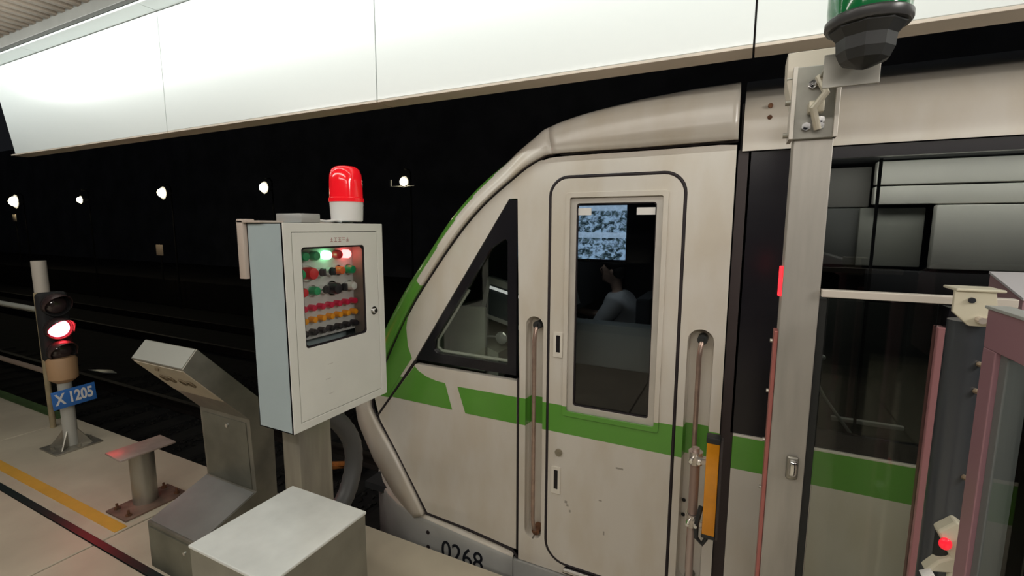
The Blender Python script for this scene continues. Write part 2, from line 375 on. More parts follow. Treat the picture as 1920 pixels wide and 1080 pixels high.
# ------------------------------------------------------------------ ceiling and fascia
ZC = 2.965
dk = B(); row = []
x = -7.4; xs = []
while x < 4.5:
    xs += [(x, 0.0), (x + .04, 0.0), (x + .055, .03), (x + .085, .03)]; x += 0.1
dk.grid([[Vector((px, y, ZC + dz)) for px, dz in xs] for y in (-4.0, 1.57)])
ce = struct(dk.build('ceiling', M_deck, None, smooth=False, recalc=False)); ORG[ce] = ce.location.copy()
tr = struct(B().box((-7.4, 1.565, 2.90), (4.5, 1.597, 3.05), 0.004).build('trim_1', M_beam, None, smooth=False))
# fascia: each enamel panel a piece of its own on a dark carrier
fa = struct(B().box((-5.30, 1.722, 2.215), (3.2, 1.80, 3.0)).build('trim_2', M_seam, None, smooth=False)); ORG[fa] = fa.location.copy()
fp = [-5.3, -3.135, -1.51, -0.006, 1.55, 3.2]
for i in range(5):
    a, b = fp[i] + .003, fp[i + 1] - .003
    if i == 0: B().plate([(-5.215, 2.213), (b, 2.213), (b, 2.885), (-5.47, 2.885)], y=1.70, t=.015).build('fascia_panel', M_panel, fa, smooth=False)
    else: B().box((a, 1.70, 2.213), (b, 1.715, 2.885), .002, seg=1).build('fascia_panel', M_panel, fa, smooth=False)
    B().box((a, 1.70, 2.203), (b, 1.80, 2.2125), .001, seg=1).build('underside_lip', M_lip, fa, smooth=False)
sj = [-7.4, -6.15, -4.64, -3.13, -1.6, -.05, 1.5, 3.0, 4.5]
for i in range(8):
    B().box((sj[i] + .003, 1.598, 2.888), (sj[i + 1] - .003, 1.715, 2.90), .001, seg=1).build('soffit_panel', M_panel, fa, smooth=False)

# ================================================================== TRAIN
Y0 = 1.92
tr_ = thing('train', 'white metro train with green band, sloped nose and cab door', 'train', (-0.5, Y0, -1.0))
def part(b, name, m, parent=tr_, **k): return b.build(name, m, parent, **k)

CREASE = [(-0.037, 1.965), (-0.19, 1.963), (-0.385, 1.961), (-0.601, 1.961), (-0.742, 1.959), (-0.793, 1.950), (-0.873, 1.912), (-0.946, 1.862), (-1.052, 1.785), (-1.152, 1.697), (-1.248, 1.593), (-1.367, 1.446), (-1.50, 1.268), (-1.61, 1.090), (-1.707, 0.917), (-1.775, 0.775), (-1.81, 0.675), (-1.769, 0.587), (-1.654, 0.428), (-1.535, 0.245), (-1.456, 0.118)]
NB = [(-.01, 1, .289), (-.01, 1, .280), (-.03, 1, .257), (-.08, .99, .207), (-.2, .98, .165), (-.33, .94, .20), (-.5, .86, .227), (-.58, .82, .224), (-.63, .77, .227), (-.7, .71, .238), (-.75, .66, .247), (-.78, .62, .238), (-.82, .57, .256), (-.87, .49, .279), (-.9, .42, .3), (-.95, .25, .35), (-.98, -.1, .46), (-.9, -.4, .60), (-.84, -.54, .66), (-.84, -.54, .60), (-.85, -.53, .45)]
WH = 1.32
def catmull(P, sub=4):
    out = []
    n = len(P)
    for i in range(n - 1):
        p0, p1, p2, p3 = (Vector(P[max(i - 1, 0)]), Vector(P[i]), Vector(P[i + 1]), Vector(P[min(i + 2, n - 1)]))
        for k in range(sub):
            t = k / sub
            out.append(0.5 * ((2 * p1) + (-p0 + p2) * t + (2 * p0 - 5 * p1 + 4 * p2 - p3) * t * t + (-p0 + 3 * p1 - 3 * p2 + p3) * t ** 3))
    out.append(Vector(P[-1])); return out
def lin(P, sub=4):
    out = []
    for i in range(len(P) - 1):
        for k in range(sub): out.append(tuple(a + (b - a) * k / sub for a, b in zip(P[i], P[i + 1])))
    out.append(P[-1]); return out
CR = [tuple(v) for v in catmull([(a, b) for a, b in CREASE])]
NBf = lin(NB)
th = [0, 1, 2.5, 5, 6.5, 8, 10, 12, 14.5, 17, 20, 23, 30, 38, 48, 60, 75, 90, 105, 120, 135, 150, 165, 180]
def shell_pt(i, deg):
    (x, z) = CR[i]; nx, nz, b = NBf[i]; a = math.radians(deg)
    P1 = Vector((x + nx * b * math.sin(a), Y0 + WH * (1 - math.cos(a)), z + nz * b * math.sin(a)))
    if i >= 32: return P1
    m = min(deg, 180 - deg); q = 0.0; dyv = 0.0            # box-shouldered roof section: steep side, small radius, flat top
    for k in range(len(RA) - 1):
        if RA[k][0] <= m <= RA[k + 1][0]:
            u = (m - RA[k][0]) / (RA[k + 1][0] - RA[k][0]); dyv = RA[k][1] + u * (RA[k + 1][1] - RA[k][1]); q = RA[k][2] + u * (RA[k + 1][2] - RA[k][2]); break
    if deg > 90: dyv = 2 * WH - dyv
    ba = BA[min(i // 4, len(BA) - 1)] * (1 - (i % 4) / 4) + BA[min(i // 4 + 1, len(BA) - 1)] * (i % 4) / 4
    P0 = Vector((x + nx * ba * q, Y0 + dyv, z + nz * ba * q))
    t = max(0.0, (i - 16) / 16); return P0.lerp(P1, t * t * (3 - 2 * t))
RA = [(0, 0, 0), (1, .002, .35), (2.5, .004, .60), (5, .007, .78), (8, .013, .88), (12, .028, .94), (17, .06, .965), (23, .14, .98), (30, .26, .99), (38, .42, 1), (48, .62, 1), (60, .85, 1), (75, 1.1, 1), (90, WH, 1)]
BA = [.188, .184, .17, .137, .10, .085, .075, .065, .065]
SPLIT = 16                                          # roof cover / nose joint (crease point 4)
def shell(i0, i1, nm, mats, colf=None):
    b = B(); fs = b.grid([[shell_pt(i, d) for d in th] for i in range(i0, i1 + 1)], flip=False)
    for i, j, f in fs:
        if colf: f.material_index = colf(i + i0, j)
    o = part(b, nm, mats, recalc=False, ang=1.2)
    md = o.modifiers.new('thick', 'SOLIDIFY'); md.thickness = 0.03; md.offset = -1
    return o
def colf(i, j):
    x, z = CR[i]
    if i >= 46:
        return 1 if (z > 0.73 and i < 66) else 0
    if i < 20: return 0
    lim = 10 if i < 22 else max(4, round(10 - (i - 20) * .26))          # white border beside the crease narrows downwards
    return 1 if j >= lim else 0
shell(0, SPLIT, 'roof_cover', [M_white])
shell(SPLIT, len(CR) - 1, 'nose_shell', [M_white, M_green], colf)

# side plate with the triangular window notch, door hole and two grab pockets
door_out = []
for cx, cz, r, a0 in ((-.207 - .08, 1.862 - .08, .08, 0), (-.757 + .08, 1.862 - .08, .08, 90), (-.757 + .10, .085 + .10, .10, 180), (-.207 - .05, .085 + .05, .05, 270)):
    for k in range(8):
        a = math.radians(a0 + 90 * k / 7); door_out.append((cx + r * math.cos(a), cz + r * math.sin(a)))
recL = rrect(-.868, .165, -.782, 1.252, .043, 8); recR = rrect(-.172, .165, -.076, 1.262, .048, 8)
up_crease = [c for c in CR[2:] if c[1] > 0.70 and c[1] < 1.97]
up_crease = [c for c in CR if c[1] > 0.72]
up_crease = [(x + .006, z - .012) if x > -.8 else (x + .008, z - .004) for x, z in up_crease]
WIN = [(-.956, 1.778), (-.912, 1.778), (-.912, .955), (-1.505, .958)]
side = [(-.040, 1.948)] + [c for c in up_crease if c[0] < -.06] + [(-1.786, .70), (-1.765, .625), (-1.512, .952), (-.956, 1.778), (-.914, 1.778), (-.9, .94), (-.9, .035), (-.035, .035)]
part(B().plate(side, [inset_poly(door_out, -.007), recL, recR], y=Y0, t=.03), 'side_panel', M_body, smooth=False)
low = [(-1.500, .940), (-.912, .936), (-.912, .082), (-.935, .082), (-1.18, .108), (-1.444, .122), (-1.525, .245), (-1.644, .428), (-1.752, .585), (-1.762, .612)]
part(B().plate(low, y=Y0, t=.03), 'nose_side_panel', M_white, smooth=False)
GA = [(-1.508, 1.262), (-1.543, 1.196), (-1.555, 1.127), (-1.548, 1.034), (-1.523, 0.968), (-1.69, 0.742), (-1.775, 0.740), (-1.767, 0.775), (-1.697, 0.917), (-1.603, 1.09), (-1.545, 1.19)]
GB = [(-1.506, 0.928), (-1.482, 0.906), (-1.431, 0.882), (-1.372, 0.869), (-1.316, 0.864), (-1.276, 0.731), (-1.664, 0.735), (-1.655, 0.746)]
GC = [(-1.242, 0.858), (-0.913, 0.858), (-0.913, 0.727), (-1.197, 0.727)]
for g in (GA, GB, GC): part(B().plate(g, y=Y0 - .0012, t=.004), 'green_stripe', M_green, smooth=False)
# dark seams (rubber gaskets standing 1-2 mm proud of the joints)
def seam(pts, r=.006, nm='seam', y=Y0 + .004):
    part(B().tube([(p[0], y, p[1]) for p in pts], r, 8), nm, M_seam)
seam([(x, z) for x, z in CR[:16]], .008)
seam(CR[16:], .0055)
seam([(-1.505, .952), (-1.63, .788), (-1.768, .612)], .008)
seam([(-.908, .95), (-.908, .08)], .006)
seam([(-1.456, .114), (-1.18, .1), (-.935, .07), (-.905, .035)], .007)
seam(door_out + door_out[:1], .0065)
part(B().tube([shell_pt(SPLIT, d) + Vector((0, -.001, 0)) for d in th[:18]], .006, 8), 'seam', M_seam)
# grab pockets
def capsule_pocket(outl, nm):
    b = B(); n = len(outl); ring0 = [Vector((x, Y0 + .001, z)) for x, z in outl]; 
    ins = inset_poly(outl, .006)
    r1 = [Vector((x, Y0 + .055, z)) for x, z in ins]
    b.grid([ring0 + ring0[:1], r1 + r1[:1]], flip=True)
    vs = [b.bm.verts.new(v) for v in r1]; b.bm.faces.new(vs)
    return part(b, nm, M_body, recalc=False)
capsule_pocket(recL, 'grab_pocket'); capsule_pocket(recR, 'grab_pocket')
def grab(x, z0, z1, rusty):
    b = B().tube([(x, Y0 + .055, z1 + .005), (x, Y0 + .01, z1 + .0), (x - .004, Y0 - .008, z1 - .02), (x - .008, Y0 - .012, z1 - .07), (x - .008, Y0 - .012, z0 + .07), (x - .004, Y0 - .006, z0 + .02), (x, Y0 + .01, z0), (x, Y0 + .055, z0)], .0095, 12)
    g = part(b, 'grab_rail', M_copper)
    B().cyl((x, Y0 + .05, z1), (x, Y0 - .006, z1), .019, n=18).cyl((x, Y0 - .006, z1 + .003), (x, Y0 - .012, z1 + .003), .007, n=10).build('upper_mount', M_rubber, g)
    B().cyl((x, Y0 + .05, z0), (x, Y0 + .004, z0), .020, n=18).sph((x, Y0 + .003, z0), .011).build('lower_mount', M_rust if rusty else M_steeld, g)
grab(-.812, .205, 1.213, True); grab(-.118, .20, 1.222, False)
part(B().sph((-.793, Y0 + .052, .96), .005), 'rivet', M_blackm)
for z in (.52, .455): part(B().sph((-.158, Y0 + .05, z), .008, (1, .5, 1)), 'rivet', M_blackm)

# cab door
dr = [(x, z) for x, z in inset_poly(door_out, .006)]
wx0, wx1, wz0, wz1 = -.640, -.312, .862, 1.752
win_hole = rrect(wx0 - .03, wz0 - .03, wx1 + .03, wz1 + .028, .008, 3)
door = part(B().plate(dr, [win_hole], y=Y0, t=.03), 'cab_door', M_body, smooth=False)
B().plate(rrect(wx0 - .045, wz0 - .048, wx1 + .045, wz1 + .045, .012, 4), [rrect(wx0 - .026, wz0 - .026, wx1 + .026, wz1 + .024, .008, 3)], y=Y0 - .007, t=.01).build('window_moulding', M_body, door, smooth=False, bevel=.003)
B().plate(rrect(wx0 - .028, wz0 - .028, wx1 + .028, wz1 + .026, .008, 3), [rrect(wx0, wz0, wx1, wz1, .012, 4)], y=Y0 + .006, t=.02).build('window_frame', M_alu, door, smooth=False, bevel=.002)
B().plate(rrect(wx0 - .008, wz0 - .008, wx1 + .008, wz1 + .008, .012, 4), [rrect(wx0 + .004, wz0 + .004, wx1 - .004, wz1 - .004, .012, 4)], y=Y0 + .012, t=.012).build('window_gasket', M_seam, door, smooth=False)
B().plate(rrect(wx0 - .006, wz0 - .006, wx1 + .006, wz1 + .006, .01, 3), y=Y0 + .02, t=.004).build('door_glass', M_glass, door, smooth=False)
for a, b_ in ((-.646, -.579), (-.391, -.318)):
    B().box((a, Y0 + .016, 1.703), (b_, Y0 + .0195, 1.732)).build('label', mat('pale_label', (.75, .72, .68), .5), door, smooth=False)
for (z0, z1) in ((1.078, 1.191), (.430, .560)):
    h = B().plate(rrect(-.732, z0, -.688, z1, .004, 3), [rrect(-.719, z0 + .022, -.700, z1 - .014, .002, 2)], y=Y0 - .006, t=.008).build('flush_handle', mat('handle_cream', (.74, .69, .60), .35), door, smooth=False, bevel=.0015)
    B().box((-.722, Y0 - .003, z0 + .02), (-.697, Y0 - .001, z1 - .012)).build('handle_slot', M_black, h, smooth=False)
B().cyl((-.698, Y0, .633), (-.698, Y0 - .008, .633), .017, n=24).cyl((-.698, Y0 - .006, .633), (-.698, Y0 - .011, .633), .009, n=16).build('key_lock', mat('lock_brass_grey', (.42, .38, .3), .35, .7), door)
# scuffs and chips in the door paint
for (x, z, r, e) in ((-.66, .40, .006, 1), (-.652, .385, .005, 1), (-.64, .36, .004, 1.5), (-.50, .45, .007, .4), (-.42, .62, .016, .25), (-.48, .30, .003, 3)):
    B().box((x - r, Y0 - .0004, z - r * e), (x + r, Y0 + .001, z + r * e)).build('paint_chip', mat('chip_grey', (.34, .31, .26), .8), door)
part(B().box((-.66, Y0 - .03, .062), (-.16, Y0 + .03, .078), .004), 'door_sill', M_chrome)
part(B().box((-.70, Y0 + .028, .02), (-.16, Y0 + .06, .09)), 'sill_backing', M_seam)

# triangular cab window
WO = [(-.957, 1.772), (-.918, 1.772), (-.918, .962), (-1.495, .966)]
GL = [(-0.990, 1.592), (-0.975, 1.600), (-0.964, 1.585), (-0.962, 1.009), (-1.362, 1.014), (-1.385, 1.03), (-1.384, 1.072), (-1.05, 1.555)]
cw = part(B().plate(WO, [GL], y=Y0 + .001, t=.02), 'cab_window', M_black, smooth=False)
B().plate(inset_poly(GL, -.006), y=Y0 + .016, t=.004).build('window_glass', M_glassc, cw, smooth=False)
fr = [GL[3], GL[4], GL[5], GL[6], (-1.20, 1.338)]
B().tube([(x + .01, Y0 + .034, z + .008) for x, z in fr], .008, 8).build('inner_frame', mat('inner_frame_cream', (.62, .62, .56), .5), cw)

# front valance (bumper) wrapping round the nose
pl = []
for x in (-.925, -1.05, -1.2, -1.35): pl.append((x, 0.0, 0, -1))
for k in range(0, 25):
    a = math.radians(90 * k / 24 * 2); pl.append((-1.42 - .98 * math.sin(a), WH * (1 - math.cos(a)), 0, 0))
b = B()
def val_top(x): return .103 if x < -1.44 else .103 - (.103 - .056) * min(1, (x + 1.44) / .5)
rows_ = []
prof = [(.0, None, -.55), (.0, 'z', -.030), (.004, 'z', -.012), (.014, 'z', -.002), (.03, 'z', .002), (.20, 'z', .0)]
N = len(pl); cols = []
for i, (x, dy, _, _) in enumerate(pl):
    p = Vector((x, dy)); a = Vector(pl[max(i - 1, 0)][:2]); c = Vector(pl[min(i + 1, N - 1)][:2]); t_ = (c - a).normalized(); inn = Vector((-t_.y, t_.x)) * -1
    if i < 4: inn = Vector((0, 1))
    inn = Vector((t_.y * -1, t_.x)); 
    if inn.dot(Vector((-1.0, WH)) - p) < 0: inn = -inn
    colz = []
    for off, kz, z in prof:
        zz = z if kz is None else val_top(x) + z
        q = p + inn * (off if not (i < 5 and off > .05) else .03)
        colz.append(Vector((q.x, Y0 - .018 + q.y, zz)))
    cols.append(colz)
for i_, j_, f_ in b.grid(cols):
    f_.material_index = 1 if j_ >= 2 else 0
val = part(b, 'front_valance', [M_skirt, M_white], recalc=True, ang=0.9)
md = val.modifiers.new('thick', 'SOLIDIFY'); md.thickness = .012; md.offset = -1
# nose floor behind the ledge so nothing shows through
part(B().plate([(-1.0, Y0 + .04), (-1.46, Y0 + .04), (-1.9, Y0 + .55), (-2.05, Y0 + 1.32), (-1.9, Y0 + 2.1), (-1.46, Y0 + 2.6), (-1.0, Y0 + 2.6)], y=.10, t=.02, axis='Z'), 'nose_floor', M_seam)
part(B().box((-.93, Y0 - .008, -.55), (4, Y0 + .02, .028)), 'skirt', M_skirt, smooth=False)
for z in (.022, -.062): B().cyl((-1.428, Y0 - .021, z), (-1.428, Y0 - .012, z), .011, n=14).build('bolt', M_seam, val)
text('number', '0268', M_btext, val, .150, basis((1, 0, 0), (0, 0, 1), (-1.215, Y0 - .0195, -.050)), xs=.86, bold=.0005)

# gap to the passenger car, window band, upper and lower panels
part(B().box((-.030, Y0 + .05, -.4), (.0, Y0 + .10, 2.1)), 'gangway_rubber', mat('gangway_brown', (.03, .022, .022), .6), smooth=False)
part(B().box((-.034, Y0 + .012, -.4), (.008, Y0 + .05, 1.93)), 'gap_seal', mat('seal_brown', (.035, .024, .024), .5), smooth=False)
up = [(Y0, 1.925), (Y0, 2.03)] + [(Y0 + 1.3 * (1 - math.cos(math.radians(a))), 2.03 + .33 * math.sin(math.radians(a))) for a in range(6, 175, 8)] + [(Y0 + 2.6, 1.925)]
b = B(); b.grid([[Vector((x, y, z)) for y, z in up] for x in (-.022, 4.0)]); b.bm.faces.new([b.bm.verts.new(Vector((-.022, y, z))) for y, z in up])
o = part(b, 'roof_panel', M_white, ang=.5)
for z in (2.075, 2.035): B().cyl((.058, Y0 - .001, z), (.058, Y0 + .01, z), .008, n=10).build('bolt', M_rust, o)
part(B().box((.009, Y0 - .0, .02), (4.0, Y0 + .03, .866), .003), 'car_side_panel', M_body, smooth=False)
# window band with pillars and panes
band = part(B().plate([(.0, .866), (4.0, .866), (4.0, 1.925), (.0, 1.925)], [rrect(.205, .93, .86, 1.885, .03, 4), rrect(1.3, .93, 2.9, 1.885, .05, 4)], y=Y0 + .012, t=.03), 'window_band', M_black, smooth=False)
B().plate(rrect(.20, .925, .865, 1.89, .03, 4), y=Y0 + .022, t=.006).build('pane', M_glass, band, smooth=False)
B().plate(rrect(1.29, .92, 2.91, 1.89, .05, 4), y=Y0 + .022, t=.006).build('pane', M_glass, band, smooth=False)
B().box((.388, Y0 + .03, .90), (.396, Y0 + .04, 1.88)).build('pane_joint', M_blackm, band, smooth=False)

# interiors
ci = B()
ci.box((-2.0, Y0 + .12, .06), (-.05, 4.45, .10)).box((-.10, Y0 + .075, .1), (-.05, 4.45, 1.94)).box((-1.1, 4.4, .1), (-.05, 4.45, 1.9)).box((-1.0, Y0 + .12, 1.90), (-.05, 4.45, 1.94))
part(ci, 'cab_interior', M_dark, smooth=False)
part(B().box((-1.0, 2.45, 1.10), (-.97, 4.4, 1.85), .01), 'cab_partition', M_dark, smooth=False)
# driving desk with tilted display
desk = part(B().plate([(-1.75, .80), (-1.20, .80), (-1.20, .95), (-1.36, 1.00), (-1.60, 1.16), (-1.62, 1.0)], y=2.28, t=1.7), 'driving_desk', mat('desk_sage', (.42, .45, .38), .6), smooth=False)
B().box((-1.505, 2.24, .84), (-1.265, 2.27, 1.21), .01).build('desk_side', mat('desk_cream', (.42, .45, .37), .6), desk)
Md = Matrix.Translation((-1.19, 2.36, 1.23)) @ Matrix.Rotation(math.radians(14), 4, 'Y')
B().box((-.145, -.02, -.13), (.145, .03, .115), .012, Md).build('display_bezel', mat('bezel_pale', (.55, .56, .53), .45), desk)
B().box((-.112, -.026, -.10), (.125, -.018, .075), .004, Md).build('display_screen', mat('screen_slate', (.10, .115, .12), .25), desk)
B().box((-.11, -.03, .05), (.13, -.022, .066), 0, Md).build('light_bar', mat('pale_bar', (.9, .9, .9), .3, emit=(1, 1, 1), estr=.45), desk)
B().lathe([(.028, 0), (.036, .006), (.036, .014), (.025, .02)], (-1.185, 2.30, 1.035), 20, (0, -1, 0)).cyl((-1.30, 2.31, 1.03), (-1.2, 2.31, 1.035), .006, n=8).build('round_mirror', mat('mirror_pale', (.7, .72, .7), .2, .5), desk)
# cctv monitor
mon = part(B().box((-.83, 2.42, 1.47), (-.40, 2.47, 1.80), .008), 'cctv_monitor', M_black)
def screen_mat():
    m = bpy.data.materials.new('cctv_picture'); m.use_nodes = True; nt = m.node_tree; nt.nodes.clear()
    out = nt.nodes.new('ShaderNodeOutputMaterial'); em = nt.nodes.new('ShaderNodeEmission'); em.inputs[1].default_value = 0.95
    tc = nt.nodes.new('ShaderNodeTexCoord'); mp = nt.nodes.new('ShaderNodeMapping'); mp.inputs['Scale'].default_value = (5.5, 1, 7)
    n = nt.nodes.new('ShaderNodeTexNoise'); n.inputs['Scale'].default_value = 1.6; n.inputs['Detail'].default_value = 7; n.inputs['Roughness'].default_value = .65; n.inputs['Distortion'].default_value = .6
    rp = nt.nodes.new('ShaderNodeValToRGB'); cr = rp.color_ramp; cr.elements[0].position = .40; cr.elements[0].color = (.02, .035, .05, 1); cr.elements[1].position = .58; cr.elements[1].color = (.45, .68, .95, 1)
    e = cr.elements.new(.47); e.color = (.10, .17, .20, 1); e = cr.elements.new(.51); e.color = (.25, .36, .52, 1)
    nt.links.new(tc.outputs['Generated'], mp.inputs[0]); nt.links.new(mp.outputs[0], n.inputs['Vector']); nt.links.new(n.outputs['Fac'], rp.inputs[0])
    # split picture: bright horizontal bars at the head of each of the two views
    s = nt.nodes.new('ShaderNodeSeparateXYZ'); nt.links.new(tc.outputs['Generated'], s.inputs[0])
    mu = nt.nodes.new('ShaderNodeMath'); mu.operation = 'MULTIPLY'; mu.inputs[1].default_value = 2.0; nt.links.new(s.outputs[2], mu.inputs[0])
    fr_ = nt.nodes.new('ShaderNodeMath'); fr_.operation = 'FRACT'; nt.links.new(mu.outputs[0], fr_.inputs[0])
    gt = nt.nodes.new('ShaderNodeMath'); gt.operation = 'GREATER_THAN'; gt.inputs[1].default_value = .80; nt.links.new(fr_.outputs[0], gt.inputs[0])
    ml = nt.nodes.new('ShaderNodeMath'); ml.operation = 'MULTIPLY'; ml.inputs[1].default_value = .8; nt.links.new(gt.outputs[0], ml.inputs[0])
    mx = nt.nodes.new('ShaderNodeMix'); mx.data_type = 'RGBA'; mx.inputs[7].default_value = (.55, .75, 1, 1)
    nt.links.new(ml.outputs[0], mx.inputs[0]); nt.links.new(rp.outputs[0], mx.inputs[6]); nt.links.new(mx.outputs[2], em.inputs[0]); nt.links.new(em.outputs[0], out.inputs[0])
    return m
B().box((-.808, 2.412, 1.487), (-.537, 2.418, 1.765)).build('monitor_picture', screen_mat(), mon, smooth=False)
part(B().box((-.90, 2.14, .99), (-.33, 2.24, 1.20), .01), 'cab_locker', mat('locker_grey', (.36, .40, .38), .6)); part(B().box((-.88, 2.15, .10), (-.33, 2.24, .99)), 'locker_base', M_blackm)
seat = part(B().box((-.99, 3.08, .53), (-.57, 3.53, .63), .03), 'driver_seat', mat('seat_fabric', (.05, .055, .06), .9))
B().box((-.61, 3.08, .61), (-.51, 3.53, 1.20), .03).build('seat_back', MATS['seat_fabric'], seat)
B().cyl((-.78, 3.30, .1), (-.78, 3.30, .54), .05).build('seat_column', M_blackm, seat)
# small indicator lamps on the desk top
B().sph((-.905 + .05, 2.36, 1.245), .008).build('indicator', mat('tiny_yellow_lamp', (1, 1, .6), .3, emit=(1, 1, .5), estr=5), desk)
B().sph((-.93 + .02, 2.36, 1.245), .008).build('indicator', mat('tiny_red_lamp', (1, .1, .1), .3, emit=(1, .02, .03), estr=5), desk)
B().plate([(-.98, 1.22), (-.82, 1.22), (-.86, 1.36), (-.98, 1.38)], y=2.37, t=.2).build('desk_pod', mat('pod_grey', (.25, .28, .27), .5), desk, smooth=False)

# saloon interior; its panels paint the platform reflected in the first side window
sal = part(B().box((.0, 4.40, .0), (4, 4.45, 1.95)).box((.0, Y0 + .06, .02), (4, 4.4, .06)).box((.0, Y0 + .06, 1.915), (4, 4.4, 1.95)), 'saloon_interior', M_dark, smooth=False)
M_sp = mat('reflection_cream', (.50, .48, .42), .6, noise=.06, nscale=3)
def inpanel(a, b, y, m=M_sp): part(B().box((a[0], y, a[1]), (b[0], y + .04, b[1]), .006), 'window_reflection_panel', m)
inpanel((.45, 1.82), (1.6, 1.99 - .08), 2.30)
inpanel((.45, 1.745), (1.6, 1.815), 2.305)
inpanel((.64, 1.50), (1.6, 1.74), 2.285)
inpanel((.42, 1.50), (.63, 1.735), 2.36, mat('reflection_mid', (.26, .26, .22), .7, noise=.15, nscale=3))
inpanel((.17, 1.50), (.425, 1.735), 2.38, mat('reflection_dim', (.11, .11, .10), .7, noise=.2, nscale=3))
inpanel((.17, 1.738), (.452, 1.9), 2.38, mat('reflection_top', (.18, .17, .15), .7))
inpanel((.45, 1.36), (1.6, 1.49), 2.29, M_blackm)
inpanel((.17, .6), (1.6, 1.35), 2.40, mat('reflection_low', (.035, .036, .032), .7))
part(B().tube([(.30, 2.1, 1.16), (.26, 2.06, 1.12), (.31, 2.06, 1.02), (.36, 2.06, .95), (.42, 2.06, .87)], .006, 8).sph((.30, 2.1, 1.16), .012).sph((.26, 2.06, 1.12), .009), 'reflected_arm_lines', mat('grey_reflection', (.42, .42, .38), .4, .4))  # lines reflected in the glass, built as a thin tube
part(B().box((.34, 2.06, .93), (.56, 2.08, .945), .003), 'reflected_bar_line', mat('pale_reflection', (.5, .47, .42), .4))  # another line of that reflection, built as a bar

# running gear hint under the car
part(B().box((-1.3, Y0 + .35, -1.0), (3.9, Y0 + 2.25, -.05)), 'underframe', M_blackm, smooth=False)
part(B().cyl((-1.75, 3.22, -.38), (-2.15, 3.22, -.38), .12, .09, 16).box((-2.3, 3.05, -.55), (-2.1, 3.39, -.2), .04), 'coupler', M_rust)

# ================================================================== DRIVER (seated behind the door glass)
def skin_mesh(name, chains, m, parent, sub=2, root=None):
    """chains: list of (index) graph: verts [(pos, r)], edges"""
    verts, edges = chains
    me = bpy.data.meshes.new(name); me.from_pydata([v[0] for v in verts], edges, []); me.update()
    o = bpy.data.objects.new(name, me); COL.objects.link(o)
    md = o.modifiers.new('skin', 'SKIN'); md.use_smooth_shade = True
    for i, v in enumerate(verts):
        r = v[1]; me.skin_vertices[0].data[i].radius = r if isinstance(r, tuple) else (r, r)
        me.skin_vertices[0].data[i].use_root = (i == (root or 0))
    s = o.modifiers.new('sub', 'SUBSURF'); s.levels = sub; s.render_levels = sub
    bpy.context.view_layer.update()
    me2 = bpy.data.meshes.new_from_object(o.evaluated_get(bpy.context.evaluated_depsgraph_get())); bpy.data.objects.remove(o)
    org = ORG.get(parent, Vector()); me2.transform(Matrix.Translation(-org))
    me2.materials.clear(); me2.materials.append(m)
    for p in me2.polygons: p.use_smooth = True
    me2.name = name; o = bpy.data.objects.new(name, me2); COL.objects.link(o); o.parent = parent; ORG[o] = org
    return o
PX, PY = -.50, 2.60
dv = thing('person', 'seated person in pale shirt seen dimly through the cab door glass', 'person', (PX, PY, .72))
M_skin = mat('skin', (.50, .33, .25), .55); M_shirt = mat('pale_shirt', (.62, .64, .66), .8, noise=.1, nscale=12); M_hair = mat('black_hair', (.02, .018, .016), .6); M_trous = mat('dark_trousers', (.03, .035, .05), .8)
V = []; Eg = []
def add(p, r, par=None):
    V.append((Vector(p), r)); 
    if par is not None: Eg.append((par, len(V) - 1))
    return len(V) - 1
pel = add((PX, PY, .80), .105); wa = add((PX - .01, PY, .95), .09, pel); ch = add((PX - .04, PY, 1.12), .095, wa); sh = add((PX - .06, PY, 1.22), .07, ch)
nb = add((PX - .070, PY, 1.275), .040, sh); nk = add((PX - .078, PY, 1.325), .036, nb); hd = add((PX - .105, PY, 1.415), .078, nk); ht = add((PX - .105, PY, 1.48), .068, hd)
chin = add((PX - .165, PY, 1.352), .034, hd); nose = add((PX - .205, PY, 1.425), .010, hd)
for s in (-1, 1):
    a = add((PX - .05, PY + s * .17, 1.21), .045, sh); e = add((PX - .17, PY + s * .22, 1.03), .042, a); wr = add((PX - .36, PY + s * .17, 1.08), .027, e)
    pa = add((PX - .42, PY + s * .165, 1.09), (.036, .018), wr)
    for k in range(4):
        dy = (k - 1.5) * .02; L = (.07, .082, .078, .06)[k]
        f1 = add((PX - .45, PY + s * .165 + dy, 1.092), .009, pa); f2 = add((PX - .45 - L * .5, PY + s * .165 + dy * 1.2, 1.085), .0085, f1); add((PX - .45 - L, PY + s * .165 + dy * 1.2, 1.062), .007, f2)
    t1 = add((PX - .405, PY + s * (.165 - .038), 1.085), .010, pa); add((PX - .44, PY + s * (.165 - .058), 1.07), .008, t1)
    kn0 = add((PX - .08, PY + s * .09, .79), .085, pel); kn = add((PX - .46, PY + s * .11, .80), .06, kn0); an = add((PX - .50, PY + s * .11, .42), .04, kn); ft = add((PX - .62, PY + s * .11, .38), .035, an)
bd = skin_mesh('body', (V, Eg), M_skin, dv, sub=3)
for v in bd.data.vertices:                         # shape the jaw and chin
    wx, wy, wz = v.co.x + PX, v.co.y + PY, v.co.z + .72
    if 1.325 < wz < 1.42 and wx < PX - .085 and abs(wy - PY) < .07:
        k = max(0, 1 - (abs(wy - PY) / .07) ** 2) ** .5
        tx = PX - .10 - .082 * k * min(1, (wz - 1.325) / .02)
        if wx > tx: v.co.x += (tx - wx) * min(1, (PX - .085 - wx) / .02)
V = []; Eg = []
pel = add((PX, PY, .82), .15); wa = add((PX - .01, PY, .95), .14, pel); ch = add((PX - .04, PY, 1.11), .145, wa); sh = add((PX - .06, PY, 1.205), .105, ch); add((PX - .078, PY, 1.275), .062, sh)
